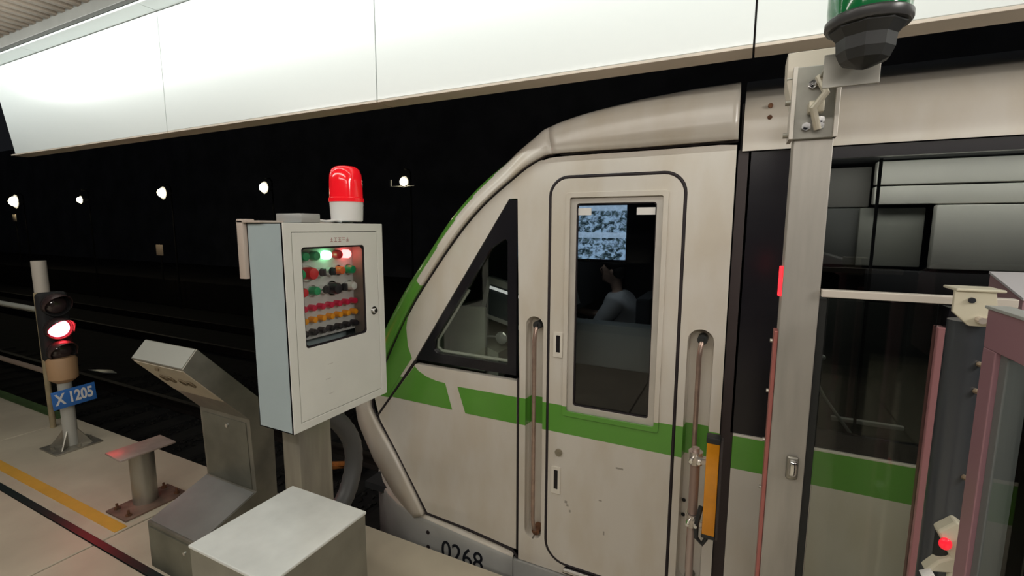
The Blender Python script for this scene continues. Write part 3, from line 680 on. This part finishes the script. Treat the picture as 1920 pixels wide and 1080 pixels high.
for s in (-1, 1):
    a = add((PX - .05, PY + s * .17, 1.20), .072, sh); e = add((PX - .17, PY + s * .22, 1.03), .056, a); add((PX - .27, PY + s * .195, 1.06), .05, e)
skin_mesh('shirt', (V, Eg), M_shirt, dv)
V = []; Eg = []
pel = add((PX, PY, .80), .125)
for s in (-1, 1):
    k0 = add((PX - .09, PY + s * .09, .79), .098, pel); kn = add((PX - .46, PY + s * .11, .80), .072, k0); add((PX - .50, PY + s * .11, .45), .052, kn)
skin_mesh('trousers', (V, Eg), M_trous, dv)
B().sph((PX - .090, PY, 1.470), .080, (1.0, .95, .75)).sph((PX - .065, PY, 1.425), .066, (.8, 1, 1)).build('hair', M_hair, dv)
for s in (-1, 1):
    B().sph((PX - .176, PY + s * .030, 1.428), .0085).build('eye', M_blackm, dv)
    B().sph((PX - .10, PY + s * .078, 1.415), .02, (.7, .35, 1)).build('ear', M_skin, dv)
B().sph((PX - .182, PY, 1.372), .014, (.4, 1.3, .3)).build('mouth', mat('lips', (.4, .18, .15), .5), dv)

dv.location = (PX - .21, PY + .70, .65)

# ================================================================== CONTROL CABINET
X1, X0 = -1.50, -1.695; cy0, cy1, cz0, cz1 = 1.170, 1.695, .858, 1.664
cb = thing('control_cabinet', 'cream metal control cabinet full of coloured buttons on a steel post', 'cabinet', (-1.6, 1.32, 0))
shell_b = B()
shell_b.box((X0, cy0, cz0), (X0 + .004, cy1, cz1)).box((X0, cy0, cz0), (X1, cy0 + .004, cz1)).box((X0, cy1 - .004, cz0), (X1, cy1, cz1)).box((X0, cy0, cz1 - .004), (X1, cy1, cz1)).box((X0, cy0, cz0), (X1, cy1, cz0 + .004))
shell_b.build('housing', M_cabs, cb, smooth=False)
B().plate([(cy0, cz0), (cy1, cz0), (cy1, cz1), (cy0, cz1)], [[(cy0 + .036, cz0 + .032), (cy1 - .036, cz0 + .032), (cy1 - .036, cz1 - .034), (cy0 + .036, cz1 - .034)]], y=X1 + .002, t=.012, axis='X').build('front_rim', M_cab, cb, smooth=False, bevel=.002)
B().plate([(cy0 + .03, cz0 + .028), (cy1 - .03, cz0 + .028), (cy1 - .03, cz1 - .03), (cy0 + .03, cz1 - .03)], [rrect(1.252, 1.185, 1.572, 1.565, .02)], y=X1 - .006, t=.002, axis='X').build('door_seal', M_seam, cb, smooth=False)
dwy0, dwy1, dwz0, dwz1 = 1.247, 1.577, 1.178, 1.572
cdoor = B().plate([(cy0 + .0385, cz0 + .0345), (cy1 - .0385, cz0 + .0345), (cy1 - .0385, cz1 - .0365), (cy0 + .0385, cz1 - .0365)], [rrect(dwy0, dwz0, dwy1, dwz1, .014)], y=X1 + .001, t=.006, axis='X').build('door', M_cab, cb, smooth=False, bevel=.001)
B().plate(rrect(dwy0 - .004, dwz0 - .004, dwy1 + .004, dwz1 + .004, .016), y=X1 - .006, t=.003, axis='X').build('door_pane', M_cabglass, cdoor, smooth=False)
B().plate(rrect(dwy0 - .003, dwz0 - .003, dwy1 + .003, dwz1 + .003, .015), [rrect(dwy0 + .003, dwz0 + .003, dwy1 - .003, dwz1 - .003, .012)], y=X1 - .0005, t=.006, axis='X').build('pane_gasket', M_seam, cdoor, smooth=False)
B().cyl((X1, 1.621, 1.272), (X1 + .006, 1.621, 1.272), .019, n=24).cyl((X1 + .004, 1.621, 1.272), (X1 + .018, 1.621, 1.272), .012, .010, n=20).build('door_lock', M_chrome, cdoor)
# faded heading: five small squarish characters, strokes only
hb = B()
for k in range(5):
    y = 1.395 + k * .0215; z = 1.598
    for (a, b_, c, d) in ((-.008, .006, .008, .0085), (-.0065, -.001, .0065, .001), (-.0075, -.0085, .0075, -.006), (-.0012, -.0085, .0012, .0085)):
        if (k + int(a * 1e4)) % 4: hb.box((X1 + .001, y + a, z + b_ - .0), (X1 + .0018, y + c, z + d))
hb.build('faded_heading', M_redtext, cdoor, smooth=False)
XP = X1 - .095
pan = B().box((XP - .004, cy0 + .03, 1.185), (XP, 1.602, cz1 - .06)).build('button_panel', mat('panel_pale_grey', (.62, .60, .58), .45), cb, smooth=False)
B().box((XP, 1.602, .9), (X1 - .02, 1.612, 1.62)).build('inner_liner', mat('liner_beige', (.42, .36, .31), .5), cb, smooth=False)
B().box((XP - .02, cy0 + .04, cz0 + .02), (X1 - .03, 1.60, 1.15), .01).build('wiring_tray', mat('tray_dark', (.05, .045, .06), .6), cb, smooth=False)
M_G = mat('green_button', (.015, .34, .13), .3, coat=.5); M_R = mat('red_button', (.70, .02, .03), .3, coat=.5); M_Rp = mat('crimson_indicator', (.72, .02, .08), .3, coat=.5)
M_A = mat('amber_indicator', (.95, .36, .02), .3, coat=.4); M_K = mat('dark_indicator', (.035, .03, .035), .35, coat=.3); M_W = mat('white_button', (.8, .78, .75), .4)
M_Or = mat('orange_button', (.85, .16, .05), .3); M_GE = mat('lit_green_lamp', (.5, 1, .6), .3, emit=(.30, 1.0, .48), estr=5); M_RE = mat('lit_red_lamp', (1, .5, .5), .3, emit=(1.0, .16, .16), estr=5)
def btn(nm, y, z, r, L, m, collar=True, lab=None):
    b = B().lathe([(r, 0), (r, L * .8), (r * .85, L * .95), (r * .4, L)], (XP, y, z), 16, (1, 0, 0)); o = b.build(nm, m, pan, label=lab)
    if collar: B().cyl((XP, y, z), (XP + .012, y, z), r * 1.25, n=16).build('collar', M_chrome, pan)
# top row of lamps
for y, m in ((1.272, M_G), (1.325, M_G), (1.378, M_G), (1.440, M_GE), (1.500, M_R), (1.550, M_RE)): btn('pilot_lamp', y, 1.531, .019, .032, m, False)
for y, m, r, L in ((1.285, M_G, .022, .05), (1.340, M_R, .026, .055), (1.505, M_Or, .018, .04), (1.562, M_G, .019, .045)): btn('push_button', y, 1.462, r, L, m)
for y, m in ((1.300, M_R), (1.362, M_G), (1.565, M_W)): btn('push_button', y, 1.388, .019, .045, m)
def sel(y, z):
    o = B().cyl((XP, y, z), (XP + .03, y, z), .018, n=18).build('selector_switch', M_chrome, pan)
    B().box((XP + .03, y - .006, z - .016), (XP + .048, y + .006, z + .016), .003).build('knob', M_K, pan)
for y in (1.400, 1.452): sel(y, 1.462)
for y in (1.415, 1.515): sel(y, 1.388)
btn('push_button', 1.465, 1.388, .025, .055, M_K)
for j, (z, m) in enumerate(((1.318, M_Rp), (1.268, M_A), (1.216, M_K))):
    for k in range(7): btn('indicator_lamp', 1.308 + k * .0455, z, .0135, .034, m, False)
# post, brackets, top box, wires
B().box((-1.665, 1.243, .012), (-1.565, 1.405, cz0), .003).build('post', M_steel, cb)
B().box((-1.71, 1.19, 0), (-1.52, 1.46, .012), .002).build('base_plate', M_steel, cb)
B().box((-1.735, 1.155, 1.45), (-1.698, 1.205, 1.678), .003).box((-1.735, 1.155, 1.664), (-1.60, 1.62, 1.672), .001).build('rear_bracket', mat('bracket_beige', (.50, .42, .36), .5), cb)
B().box((-1.64, 1.255, 1.665), (-1.50, 1.345, 1.700), .003).build('junction_box', mat('box_grey', (.46, .46, .44), .4, .3), cb)
B().tube([(-1.52, 1.30, 1.672), (-1.505, 1.34, 1.676), (-1.52, 1.39, 1.672), (-1.51, 1.43, 1.676), (-1.53, 1.48, 1.672)], .005, 8).build('wire', M_lampw, cb)
# scuff marks on the lower door
for (y, z) in ((1.36, 1.09), (1.345, 1.03), (1.36, .965)):
    B().box((X1 + .001, y - .012, z - .0015), (X1 + .0014, y + .014, z + .0015)).build('scuff', mat('scuff_grey', (.6, .59, .54), .6), cdoor, smooth=False)
# beacon on the cabinet roof
bc = thing('warning_beacon', 'red dome warning beacon with white base on top of the cabinet', 'beacon', (-1.56, 1.545, 1.672))
bx, by = -1.56, 1.545
B().lathe([(.060, 0), (.066, .004), (.068, .035), (.070, .088)], (bx, by, 1.672), 32).build('base', M_lampw, bc)
B().lathe([(.073, .085), (.073, .100), (.069, .104), (.068, .17), (.066, .200), (.058, .222), (.042, .234), (.015, .238)], (bx, by, 1.672), 32).build('dome', M_lampred, bc)
# grey conduit bending down behind the cabinet
cp = [(-1.72, 1.50, .80), (-1.72, 1.60, .70), (-1.72, 1.67, .58), (-1.72, 1.68, .45), (-1.71, 1.62, .33), (-1.70, 1.53, .26), (-1.69, 1.44, .20), (-1.68, 1.36, .12), (-1.68, 1.34, .0)]
cpp = catmull(cp, 6)
bco = B(); bco.tube(cpp, [.043 + (.0025 if i % 2 else 0) for i in range(len(cpp))], 18)
cf = bco.build('flexible_conduit', mat('grey_ribbed_conduit', (.085, .085, .085), .45), None, ang=1.2)
tag(cf, 'thick grey flexible conduit curving down behind the cabinet post', 'conduit')

# ================================================================== STEEL BOX in front
bx0, bx1, by0, by1, bz = -1.443, -1.085, .740, 1.108, .70
sbx = thing('steel_box', 'squat stainless box with bright scuffed top in front of cabinet', 'box', ((bx0 + bx1) / 2, (by0 + by1) / 2, 0))
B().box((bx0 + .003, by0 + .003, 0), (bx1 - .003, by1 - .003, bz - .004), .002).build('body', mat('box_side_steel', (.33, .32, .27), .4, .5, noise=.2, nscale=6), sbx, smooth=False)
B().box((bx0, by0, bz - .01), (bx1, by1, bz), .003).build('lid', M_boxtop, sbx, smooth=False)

# ================================================================== PEDESTAL (bent stainless console)
ped = thing('operating_pedestal', 'bent stainless pedestal with overhanging slanted head between cabinet and signal', 'pedestal', (-2.3, 1.3, 0))
PX0, PX1 = -2.505, -2.105
pr = [(1.185, 1.120), (1.119, 1.044), (1.400, .716), (1.411, .336), (1.118, .235), (1.118, 0.0), (1.522, 0.0), (1.526, .642), (1.459, .808)]
B().plate(pr, y=PX1, t=PX1 - PX0, axis='X').build('casing', M_steeld, ped, smooth=False, bevel=.002)
def onp(p, q, u, d=.002):   # point on the profile edge p->q at fraction u, lifted d along the outward normal
    v = Vector((q[0] - p[0], q[1] - p[1])); n = Vector((v.y, -v.x)).normalized()
    if n.x > 0: n = -n
    return (p[0] + v.x * u + n.x * d, p[1] + v.y * u + n.y * d)
# cover plates, each a little proud
def cover(p, q, u0, u1, x0, x1, nm, m, d=.003):
    a = onp(p, q, u0, 0); a2 = onp(p, q, u0, d); b_ = onp(p, q, u1, 0); b2 = onp(p, q, u1, d)
    bb = B(); bb.plate([a, b_, b2, a2], y=x1, t=x1 - x0, axis='X'); return bb.build(nm, m, ped, smooth=False)
cover(pr[0], pr[1], .04, .96, PX0 + .006, PX1 - .006, 'head_end_plate', mat('grey_green_plate', (.42, .43, .39), .4, .3))
hp = cover(pr[1], pr[2], .03, .60, PX0 + .006, PX1 - .006, 'head_underplate', mat('beige_underplate', (.50, .44, .33), .5, noise=.15, nscale=4))
cover(pr[2], pr[3], .06, .98, PX0 + .02, PX1 - .03, 'front_cover', mat('dark_cover_steel', (.20, .20, .165), .4, .5, noise=.3, nscale=5))
cover(pr[3], pr[4], .03, .97, PX0 + .006, PX1 - .006, 'sloped_cover', mat('grey_apron_steel', (.30, .31, .30), .35, .4, noise=.2, nscale=4))
sc1 = onp(pr[2], pr[3], .16, .004)
B().cyl((-2.28, sc1[0] + .004, sc1[1]), (-2.28, sc1[0] - .006, sc1[1]), .010, n=12).build('screw', M_chrome, ped)
# brown scroll markings on the underside plate
for xc in (-2.375, -2.225):
    pts = []
    for k in range(26):
        a = k / 25 * 2 * PI; u = .30 + .05 * math.sin(2 * a) + .0; p_ = onp(pr[1], pr[2], u, .006); pts.append((xc + .046 * math.cos(a), p_[0], p_[1]))
    B().tube(pts, .004, 6).build('scroll_mark', M_brown, ped)
pm = onp(pr[1], pr[2], .10, .006)
B().box((-2.36, pm[0] - .003, pm[1] - .008), (-2.335, pm[0] + .003, pm[1] + .006), .002).build('catch', M_brown, ped)
B().box((PX0 + .02, 1.113, .01), (PX1 - .02, 1.119, .215), .001).build('toe_cover', mat('toe_steel', (.24, .24, .19), .4, .5, noise=.3, nscale=5), ped, smooth=False)
B().cyl((-2.20, 1.119, .17), (-2.20, 1.107, .17), .008, n=12).build('screw', M_chrome, ped)

# ================================================================== TEE STAND
ts = thing('tee_stand', 'short stainless stand with a flat top plate beside the pedestal', 'stand', (-3.13, 1.40, 0))
TX = -3.14
b = B(); b.box((-.093, -.140, -.006), (.093, .140, .006), .003, Matrix.Translation((TX + .026, 1.397, .352)) @ Matrix.Rotation(math.radians(-3), 4, 'Z'))
b.build('top_plate', mat('pinkish_steel', (.46, .37, .33), .4, .4, noise=.25, nscale=9), ts)
B().cyl((TX, 1.405, .012), (TX, 1.405, .347), .062, n=28).build('post', M_steel, ts)
B().box((TX - .085, 1.24, 0), (TX + .13, 1.57, .012), .003).build('base_plate', mat('rusty_plate', (.26, .17, .13), .6, .3, noise=.4, nscale=10), ts)
for (x, y) in ((TX + .09, 1.275), (TX - .045, 1.28), (TX + .09, 1.53), (TX - .05, 1.53)):
    B().cyl((x, y, .01), (x, y, .022), .016, n=6).cyl((x, y, .02), (x, y, .045), .007, n=8).build('anchor_bolt', M_rust, ts)

# ================================================================== SIGNAL
sg = thing('signal', 'short platform signal glowing red above a blue number plate', 'signal', (-4.45, 1.57, 0))
SX, SY = -4.47, 1.565
B().box((SX - .13, SY - .14, 0), (SX + .13, SY + .14, .012), .002).build('base_plate', M_steel, sg)
b = B().cyl((SX, SY, .012), (SX, SY, .60), .042, n=24)
b.build('post', mat('grey_post', (.46, .46, .42), .5), sg)
for a in range(4):
    an = a * PI / 2 + PI / 4; c, s_ = math.cos(an), math.sin(an)
    g = B(); g.plate([(.04, .012), (.13, .012), (.045, .13)], y=-.004, t=.008)
    M = Matrix.Translation((SX, SY, 0)) @ Matrix.Rotation(an, 4, 'Z'); bmesh.ops.transform(g.bm, matrix=M, verts=g.bm.verts); g.build('gusset', M_steel, sg, smooth=False)
    B().cyl((SX + .11 * math.cos(an + .78), SY + .11 * math.sin(an + .78), .01), (SX + .11 * math.cos(an + .78), SY + .11 * math.sin(an + .78), .035), .013, n=6).build('bolt', M_steel, sg)
B().lathe([(.05, 0), (.085, .03), (.088, .17), (.075, .19)], (SX, SY, .50), 24).build('collar', mat('ochre_casting', (.42, .26, .14), .6), sg)
B().box((SX - .09, SY - .085, .66), (SX + .0, SY + .085, 1.17), .03, seg=4).build('housing', M_blackm, sg)
for z, m in ((1.08, 'd'), (.905, 'r'), (.735, 'd')):
    B().lathe([(.083, 0), (.083, .03), (.076, .03), (.072, .004)], (SX, SY, z), 28, (1, 0, 0)).build('lens_ring', M_blackm, sg)
    if m == 'r': B().sph((SX + .012, SY, z), .064, (.45, 1, 1), 24, 14).build('lit_lens', M_sig_e, sg, label='lit red lens')
    else: B().sph((SX + .008, SY, z), .066, (.45, 1, 1), 24, 14).build('lens', mat('dark_lens', (.05, .035, .035), .08, coat=.6), sg)
    hd_ = B(); rr = []
    for k in range(19):
        an = math.radians(-20 + 220 * k / 18); L = .13 * (.35 + .65 * max(0, math.sin(an)))
        rr.append([Vector((SX + .01, SY + .084 * math.cos(an), z + .084 * math.sin(an))), Vector((SX + .01 + L, SY + .080 * math.cos(an), z + .080 * math.sin(an) - .006))])
    hd_.grid(rr); o = hd_.build('visor', mat('dark_visor', (.05, .03, .03), .4), sg); md = o.modifiers.new('t', 'SOLIDIFY'); md.thickness = .004
M_np = Matrix.Translation((-4.405, 1.590, .392)) @ Matrix.Rotation(math.radians(2.5), 4, 'X')
plt = B().box((-.004, -.128, -.067), (.004, .128, .067), .002, M_np).build('number_plate', M_blue, sg)
text('number', 'X 1205', M_wtext, plt, .112, M_np @ basis((0, 1, 0), (0, 0, 1), (.0052, 0, 0)), xs=.66, bold=.0035)
B().cyl((SX + .03, SY, .43), (-4.408, SY, .43), .012, n=8).cyl((SX + .03, SY, .36), (-4.408, SY, .36), .012, n=8).build('plate_bracket', M_steel, sg)
l = bpy.data.lights.new('signal_lens_light', 'POINT'); l.energy = 1.4; l.color = (1, .03, .04); l.shadow_soft_size = .05
o = bpy.data.objects.new('signal_lens_light', l); COL.objects.link(o); o.location = (SX + .10, SY, .905)

# end guard rail behind the signal
gd = thing('guard_rail', 'thin pipe guard rail running off behind the signal to the left', 'railing', (-5.02, 1.66, 0))
B().cyl((-5.02, 1.655, 0), (-5.02, 1.655, 1.12), .020, n=14).build('post', mat('ochre_post', (.44, .36, .22), .5, noise=.3), gd)
B().cyl((-5.05, 1.70, 1.05), (-5.05, 1.70, 1.37), .047, n=22).build('post_sleeve', mat('sleeve_pale', (.55, .50, .44), .4), gd)
B().tube([(-5.05, 1.70, 1.06), (-5.03, 1.68, 1.0)], .02, 8).build('sleeve_bracket', M_steeld, gd)
B().cyl((-5.04, 1.655, .985), (-9.0, 1.655, .985), .020, n=12).build('top_rail', mat('pipe_pale', (.42, .43, .38), .4), gd)
B().cyl((-5.04, 1.655, .475), (-9.0, 1.655, .475), .020, n=12).build('lower_rail', mat('pipe_brown', (.26, .2, .16), .5), gd)
for x in (-6.5, -8.9): B().cyl((x, 1.655, 0), (x, 1.655, .99), .02, n=12).build('post', mat('pipe_pale', (.42, .43, .38), .4), gd)

# ================================================================== SCREEN DOOR COLUMN
YC = 1.50
co = thing('steel_column', 'tall brushed steel column of the screen doors before the train', 'column', (.155, 1.55, 0))
B().box((.106, YC, 0), (.196, YC + .08, 2.06), .002).build('shaft', M_col, co, smooth=False)
B().box((.196, YC + .01, 0), (.216, YC + .07, 1.46), .001).build('rubber_edge', M_rubber, co, smooth=False)
cap = B(); cap.bm.free(); cap.bm = bmesh.new()
pts = [(.079, YC - .0, 2.05), (.097, YC, 1.93), (.196, YC, 1.93), (.205, YC, 2.06)]
cap.plate([(.078, 2.112), (.080, 2.035), (.104, 1.945), (.200, 1.945), (.200, 2.112)], y=YC + .004, t=.10)
cap.build('cap_box', mat('cap_cream', (.66, .60, .50), .4), co, smooth=False, bevel=.002)
fp_ = B().box((.100, YC - .012, 1.885), (.200, YC + .002, 2.068), .002).build('clamp_plate', mat('darker_plate', (.36, .35, .31), .4, .4, noise=.3, nscale=9), co, smooth=False)  # plate darker than its flanges
B().box((.092, YC - .022, 1.885), (.102, YC + .06, 2.068), .001).box((.190, YC - .022, 1.885), (.200, YC + .06, 2.068), .001).build('side_flange', mat('flange_pale', (.62, .58, .52), .4, .3), co, smooth=False)
B().tube([(.148, YC - .03, 2.035), (.165, YC - .045, 1.99), (.140, YC - .045, 1.955), (.155, YC - .03, 1.905)], .009, 10).box((.130, YC - .045, 1.945), (.165, YC - .012, 1.975), .004, Matrix.Identity(4)).build('clamp_link', mat('clamp_cream', (.60, .55, .44), .4, .3), co)
for (x, z) in ((.138, 2.02), (.172, 2.02), (.130, 1.915), (.160, 1.915), (.16, 1.93)):
    B().cyl((x, YC - .005, z), (x, YC - .035, z), .006, n=8).cyl((x, YC - .012, z), (x, YC - .022, z), .011, n=6).build('bolt', M_chrome, co)
for z in (2.045, 1.985, 1.90): B().cyl((.094, YC + .01, z), (.080, YC + .01, z), .007, n=8).build('side_bolt', M_steel, co)
B().box((.0955, YC + .01, 0), (.1055, YC + .06, 1.36), .002).build('painted_light_strip', mat('painted_red_reflection', (.50, .17, .15), .35, .2), co, smooth=False)  # red light reflected on the column side, painted as a strip
for z in (1.33, 1.18, 1.03, .88): B().cyl((.093, YC + .02, z), (.087, YC + .02, z), .006, n=8).build('rivet', M_steel, co)
B().box((.0975, YC + .012, 1.46), (.1055, YC + .035, 1.545), .002).build('red_reflection_glow', M_edge_e, co, smooth=False, label='thin glowing strip painting a red reflection')  # red reflection built as a glowing strip, no lamp here
kn_ = B().box((.150, YC - .012, .935), (.180, YC, 1.005), .007, seg=4).build('latch_plate', M_steel, co)
B().box((.155, YC - .028, .950), (.177, YC - .010, .998), .009, seg=4).build('latch_knob', M_chrome, kn_)
# arm carrying the beacon
B().box((.143, 1.335, 1.972), (.250, 1.341, 2.045), .001).box((.15, 1.338, 2.03), (.19, 1.49, 2.04), .001).build('lamp_bracket', mat('bracket_olive_grey', (.42, .41, .37), .45, .3), co, smooth=False)

hb_ = thing('hooded_beacon', 'dark hooded beacon with green glass on the steel column bracket', 'beacon', (.214, 1.30, 1.98))
cx_, cy_ = .208, 1.275
ht_ = B().lathe([(.004, .000), (.014, .003), (.044, .016), (.052, .035), (.054, .060), (.062, .070), (.068, .078), (.069, .085)], (cx_, cy_, 1.988), 9); ht_.build('rubber_hood', M_shade, hb_, smooth=True, ang=.25)
B().lathe([(.073, .082), (.077, .088), (.077, .100), (.072, .105)], (cx_, cy_, 1.988), 28).build('ring', mat('ring_dark', (.06, .06, .062), .3), hb_)
B().lathe([(.072, .104), (.074, .12), (.074, .22), (.06, .26), (.02, .28)], (cx_, cy_, 1.988), 28).build('green_glass', M_gdome, hb_)
B().tube([(cx_ + .0745 * math.cos(a), cy_ + .0745 * math.sin(a), 2.118) for a in [math.radians(-100 + 7 * k) for k in range(12)]], .005, 8).build('white_band', M_lampw, hb_)
B().cyl((cx_ - .03, cy_ + .045, 2.03), (cx_ - .03, cy_ + .066, 2.03), .008).build('stem', M_steel, hb_)

# ------------------------------------------------------------------ orange light curtain on a thin pole
lc = thing('light_curtain', 'amber safety light curtain bar clamped to thin pole by the door', 'sensor', (-.06, 1.62, 0))
B().cyl((-.103, 1.66, 0), (-.103, 1.66, .90), .012, n=16).build('pole', mat('pole_pinkish', (.50, .40, .36), .35, .5), lc)
B().cyl((-.103, 1.66, .66), (-.103, 1.66, .86), .016, n=16).build('pole_sleeve', mat('sleeve_brown', (.34, .24, .2), .4, .4), lc)
for z in (.865, .635):
    B().cyl((-.103, 1.66, z - .022), (-.103, 1.66, z + .022), .024, n=16).box((-.10, 1.635, z - .012), (-.055, 1.65, z + .012), .003).build('clamp', mat('clamp_steel', (.6, .55, .5), .25, .8), lc)
    for dx in (-.012, .014): B().cyl((-.103 + dx, 1.64, z), (-.103 + dx, 1.615, z), .006, n=8).build('clamp_bolt', M_chrome, lc)
B().box((-.068, 1.62, .612), (-.028, 1.66, .945), .003).build('bar', M_orange, lc)
B().box((-.070, 1.618, .940), (-.026, 1.662, .962), .004).build('end_cap', M_rubber, lc)
B().box((-.070, 1.618, .600), (-.026, 1.662, .615), .004).build('end_cap', M_rubber, lc)
B().box((-.026, 1.625, .60), (-.018, 1.655, .955), .001).build('back_rail', mat('back_rail_dark', (.05, .04, .04), .5), lc)
B().tube([(-.075, 1.64, .70), (-.086, 1.63, .64), (-.085, 1.63, .59), (-.065, 1.63, .57), (-.05, 1.635, .60)], .008, 10).build('cable', M_rubber, lc)

# ------------------------------------------------------------------ glass screen right of the column
gs = thing('glass_screen', 'tinted glass screen panel with pale top rail right of column', 'screen', (.33, YC, 0))
B().box((.198, YC - .014, 1.468), (.585, YC + .014, 1.488), .002).build('top_rail', mat('rail_cream', (.72, .66, .58), .35, .2), gs, smooth=False)
B().box((.216, YC - .006, .0), (.445, YC + .002, 1.470)).build('glass_pane', M_glassd, gs, smooth=False)
B().box((.445, YC - .02, 0), (.462, YC + .02, 1.41), .002).build('pink_reflection_stile', mat('stile_red_reflection', (.45, .21, .22), .35, .2), gs, smooth=False)  # reflected red light painted into the stile
B().box((.462, YC - .015, 0), (.50, YC + .03, 1.46), .001).build('dark_stile', M_black, gs, smooth=False)
B().box((.50, YC - .006, 0), (1.6, YC + .002, 1.45)).build('glass_pane', M_glassd, gs, smooth=False)
# round corner post with rail bracket
cpst = thing('corner_post', 'dark round corner post under the cream rail bracket', 'post', (.452, 1.365, 0))
B().cyl((.458, 1.365, 0), (.458, 1.365, 1.45), .034, n=32).build('tube', mat('dark_blue_steel', (.10, .11, .125), .3, .6), cpst)
for z in (1.36, 1.30, 1.1): B().cyl((.475, 1.335, z), (.482, 1.322, z), .006, n=8).build('screw', mat('brass', (.6, .45, .3), .3, .8), cpst)
b = B(); b.box((.412, 1.30, 1.520), (.492, 1.375, 1.526), .002)
b.plate([(.412, 1.522), (.478, 1.522), (.486, 1.470), (.500, 1.455), (.485, 1.447), (.440, 1.447), (.412, 1.475)], y=1.305, t=.010)
b.build('rail_bracket', M_cream, cpst, smooth=False, bevel=.002)
for x in (.455, .472, .487): B().cyl((x, 1.305, 1.462), (x, 1.285, 1.462), .007, n=8).build('bracket_bolt', mat('bolt_pale', (.7, .62, .55), .3, .5), cpst)
B().cyl((.440, 1.306, 1.502), (.440, 1.300, 1.502), .006, n=10).build('bracket_hole', M_btext, cpst)

# side gate returning towards the platform, red reflection painted into its steel frame
gt = thing('side_gate', 'glass gate, red reflection painted on its frame, at the right edge, nearest the camera', 'gate', (.44, .9, 0))
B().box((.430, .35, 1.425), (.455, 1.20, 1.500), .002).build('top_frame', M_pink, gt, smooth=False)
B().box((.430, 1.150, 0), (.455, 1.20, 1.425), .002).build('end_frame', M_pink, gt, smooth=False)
B().box((.440, .35, 0.0), (.446, 1.150, 1.425)).build('glass_pane', M_glassd, gt, smooth=False)
B().box((.425, .35, 1.500), (.462, 1.20, 1.506), .001).build('cover_strip', mat('strip_grey', (.5, .52, .5), .35, .3), gt, smooth=False)
B().box((.438, 1.125, 0), (.450, 1.150, 1.425), .001).build('inner_seal', mat('seal_grey', (.16, .17, .17), .5), gt, smooth=False)
mb = thing('motor_housing', 'steel housing with painted red reflection and sloping pale grey lid behind the cream rail end', 'housing', (.95, 1.65, 0))
B().plate([(1.745, 1.20), (1.56, 1.20), (1.56, 1.478), (1.745, 1.528)], y=1.5, t=.88, axis='X').build('casing', mat('housing_red_reflection', (.40, .25, .27), .4, .2), mb, smooth=False)  # reflected red light painted into the casing
B().plate([(1.748, 1.529), (1.556, 1.479), (1.556, 1.485), (1.748, 1.535)], y=1.502, t=.884, axis='X').build('lid', mat('housing_top', (.62, .60, .62), .35, .2), mb, smooth=False)
B().box((.70, 1.58, 0), (.80, 1.72, 1.20), .002).build('leg', M_blackm, mb, smooth=False)
# lower cream hinge clamp
hc = thing('hinge_clamp', 'cream cast hinge clamp low at the foot of the corner post', 'clamp', (.47, 1.33, .86))
b = B(); b.plate([(.432, .975), (.462, 1.008), (.500, .985), (.505, .955), (.500, .93), (.505, .90), (.470, .885), (.418, .872), (.44, .905), (.46, .92)], y=1.300, t=.035)
b.build('casting', M_cream, hc, smooth=False, bevel=.005)
for (x, z) in ((.492, .975), (.496, .95), (.488, .925)): B().cyl((x, 1.30, z), (x, 1.275, z), .011, n=6).build('nut', M_cream, hc)
B().sph((.487, 1.31, .873), .028, (1, .6, .8)).build('lower_knob', M_cream, hc)
B().box((-.012, -.012, -.10), (.012, .012, .0), .002, Matrix.Translation((.418, 1.29, .878)) @ Matrix.Rotation(math.radians(-30), 4, 'Y')).build('white_arm', M_lampw, hc)
B().sph((.445, 1.292, .955), .012, (1, .6, 1.2)).build('red_reflection_bead', mat('red_reflection_bead', (.9, .02, .04), .2, emit=(1, .02, .04), estr=.6), hc)  # red reflection on the clamp, put in as a glowing bead
B().cyl((.458, 1.331, .90), (.458, 1.331, .96), .02, n=12).build('collar', M_rubber, hc)
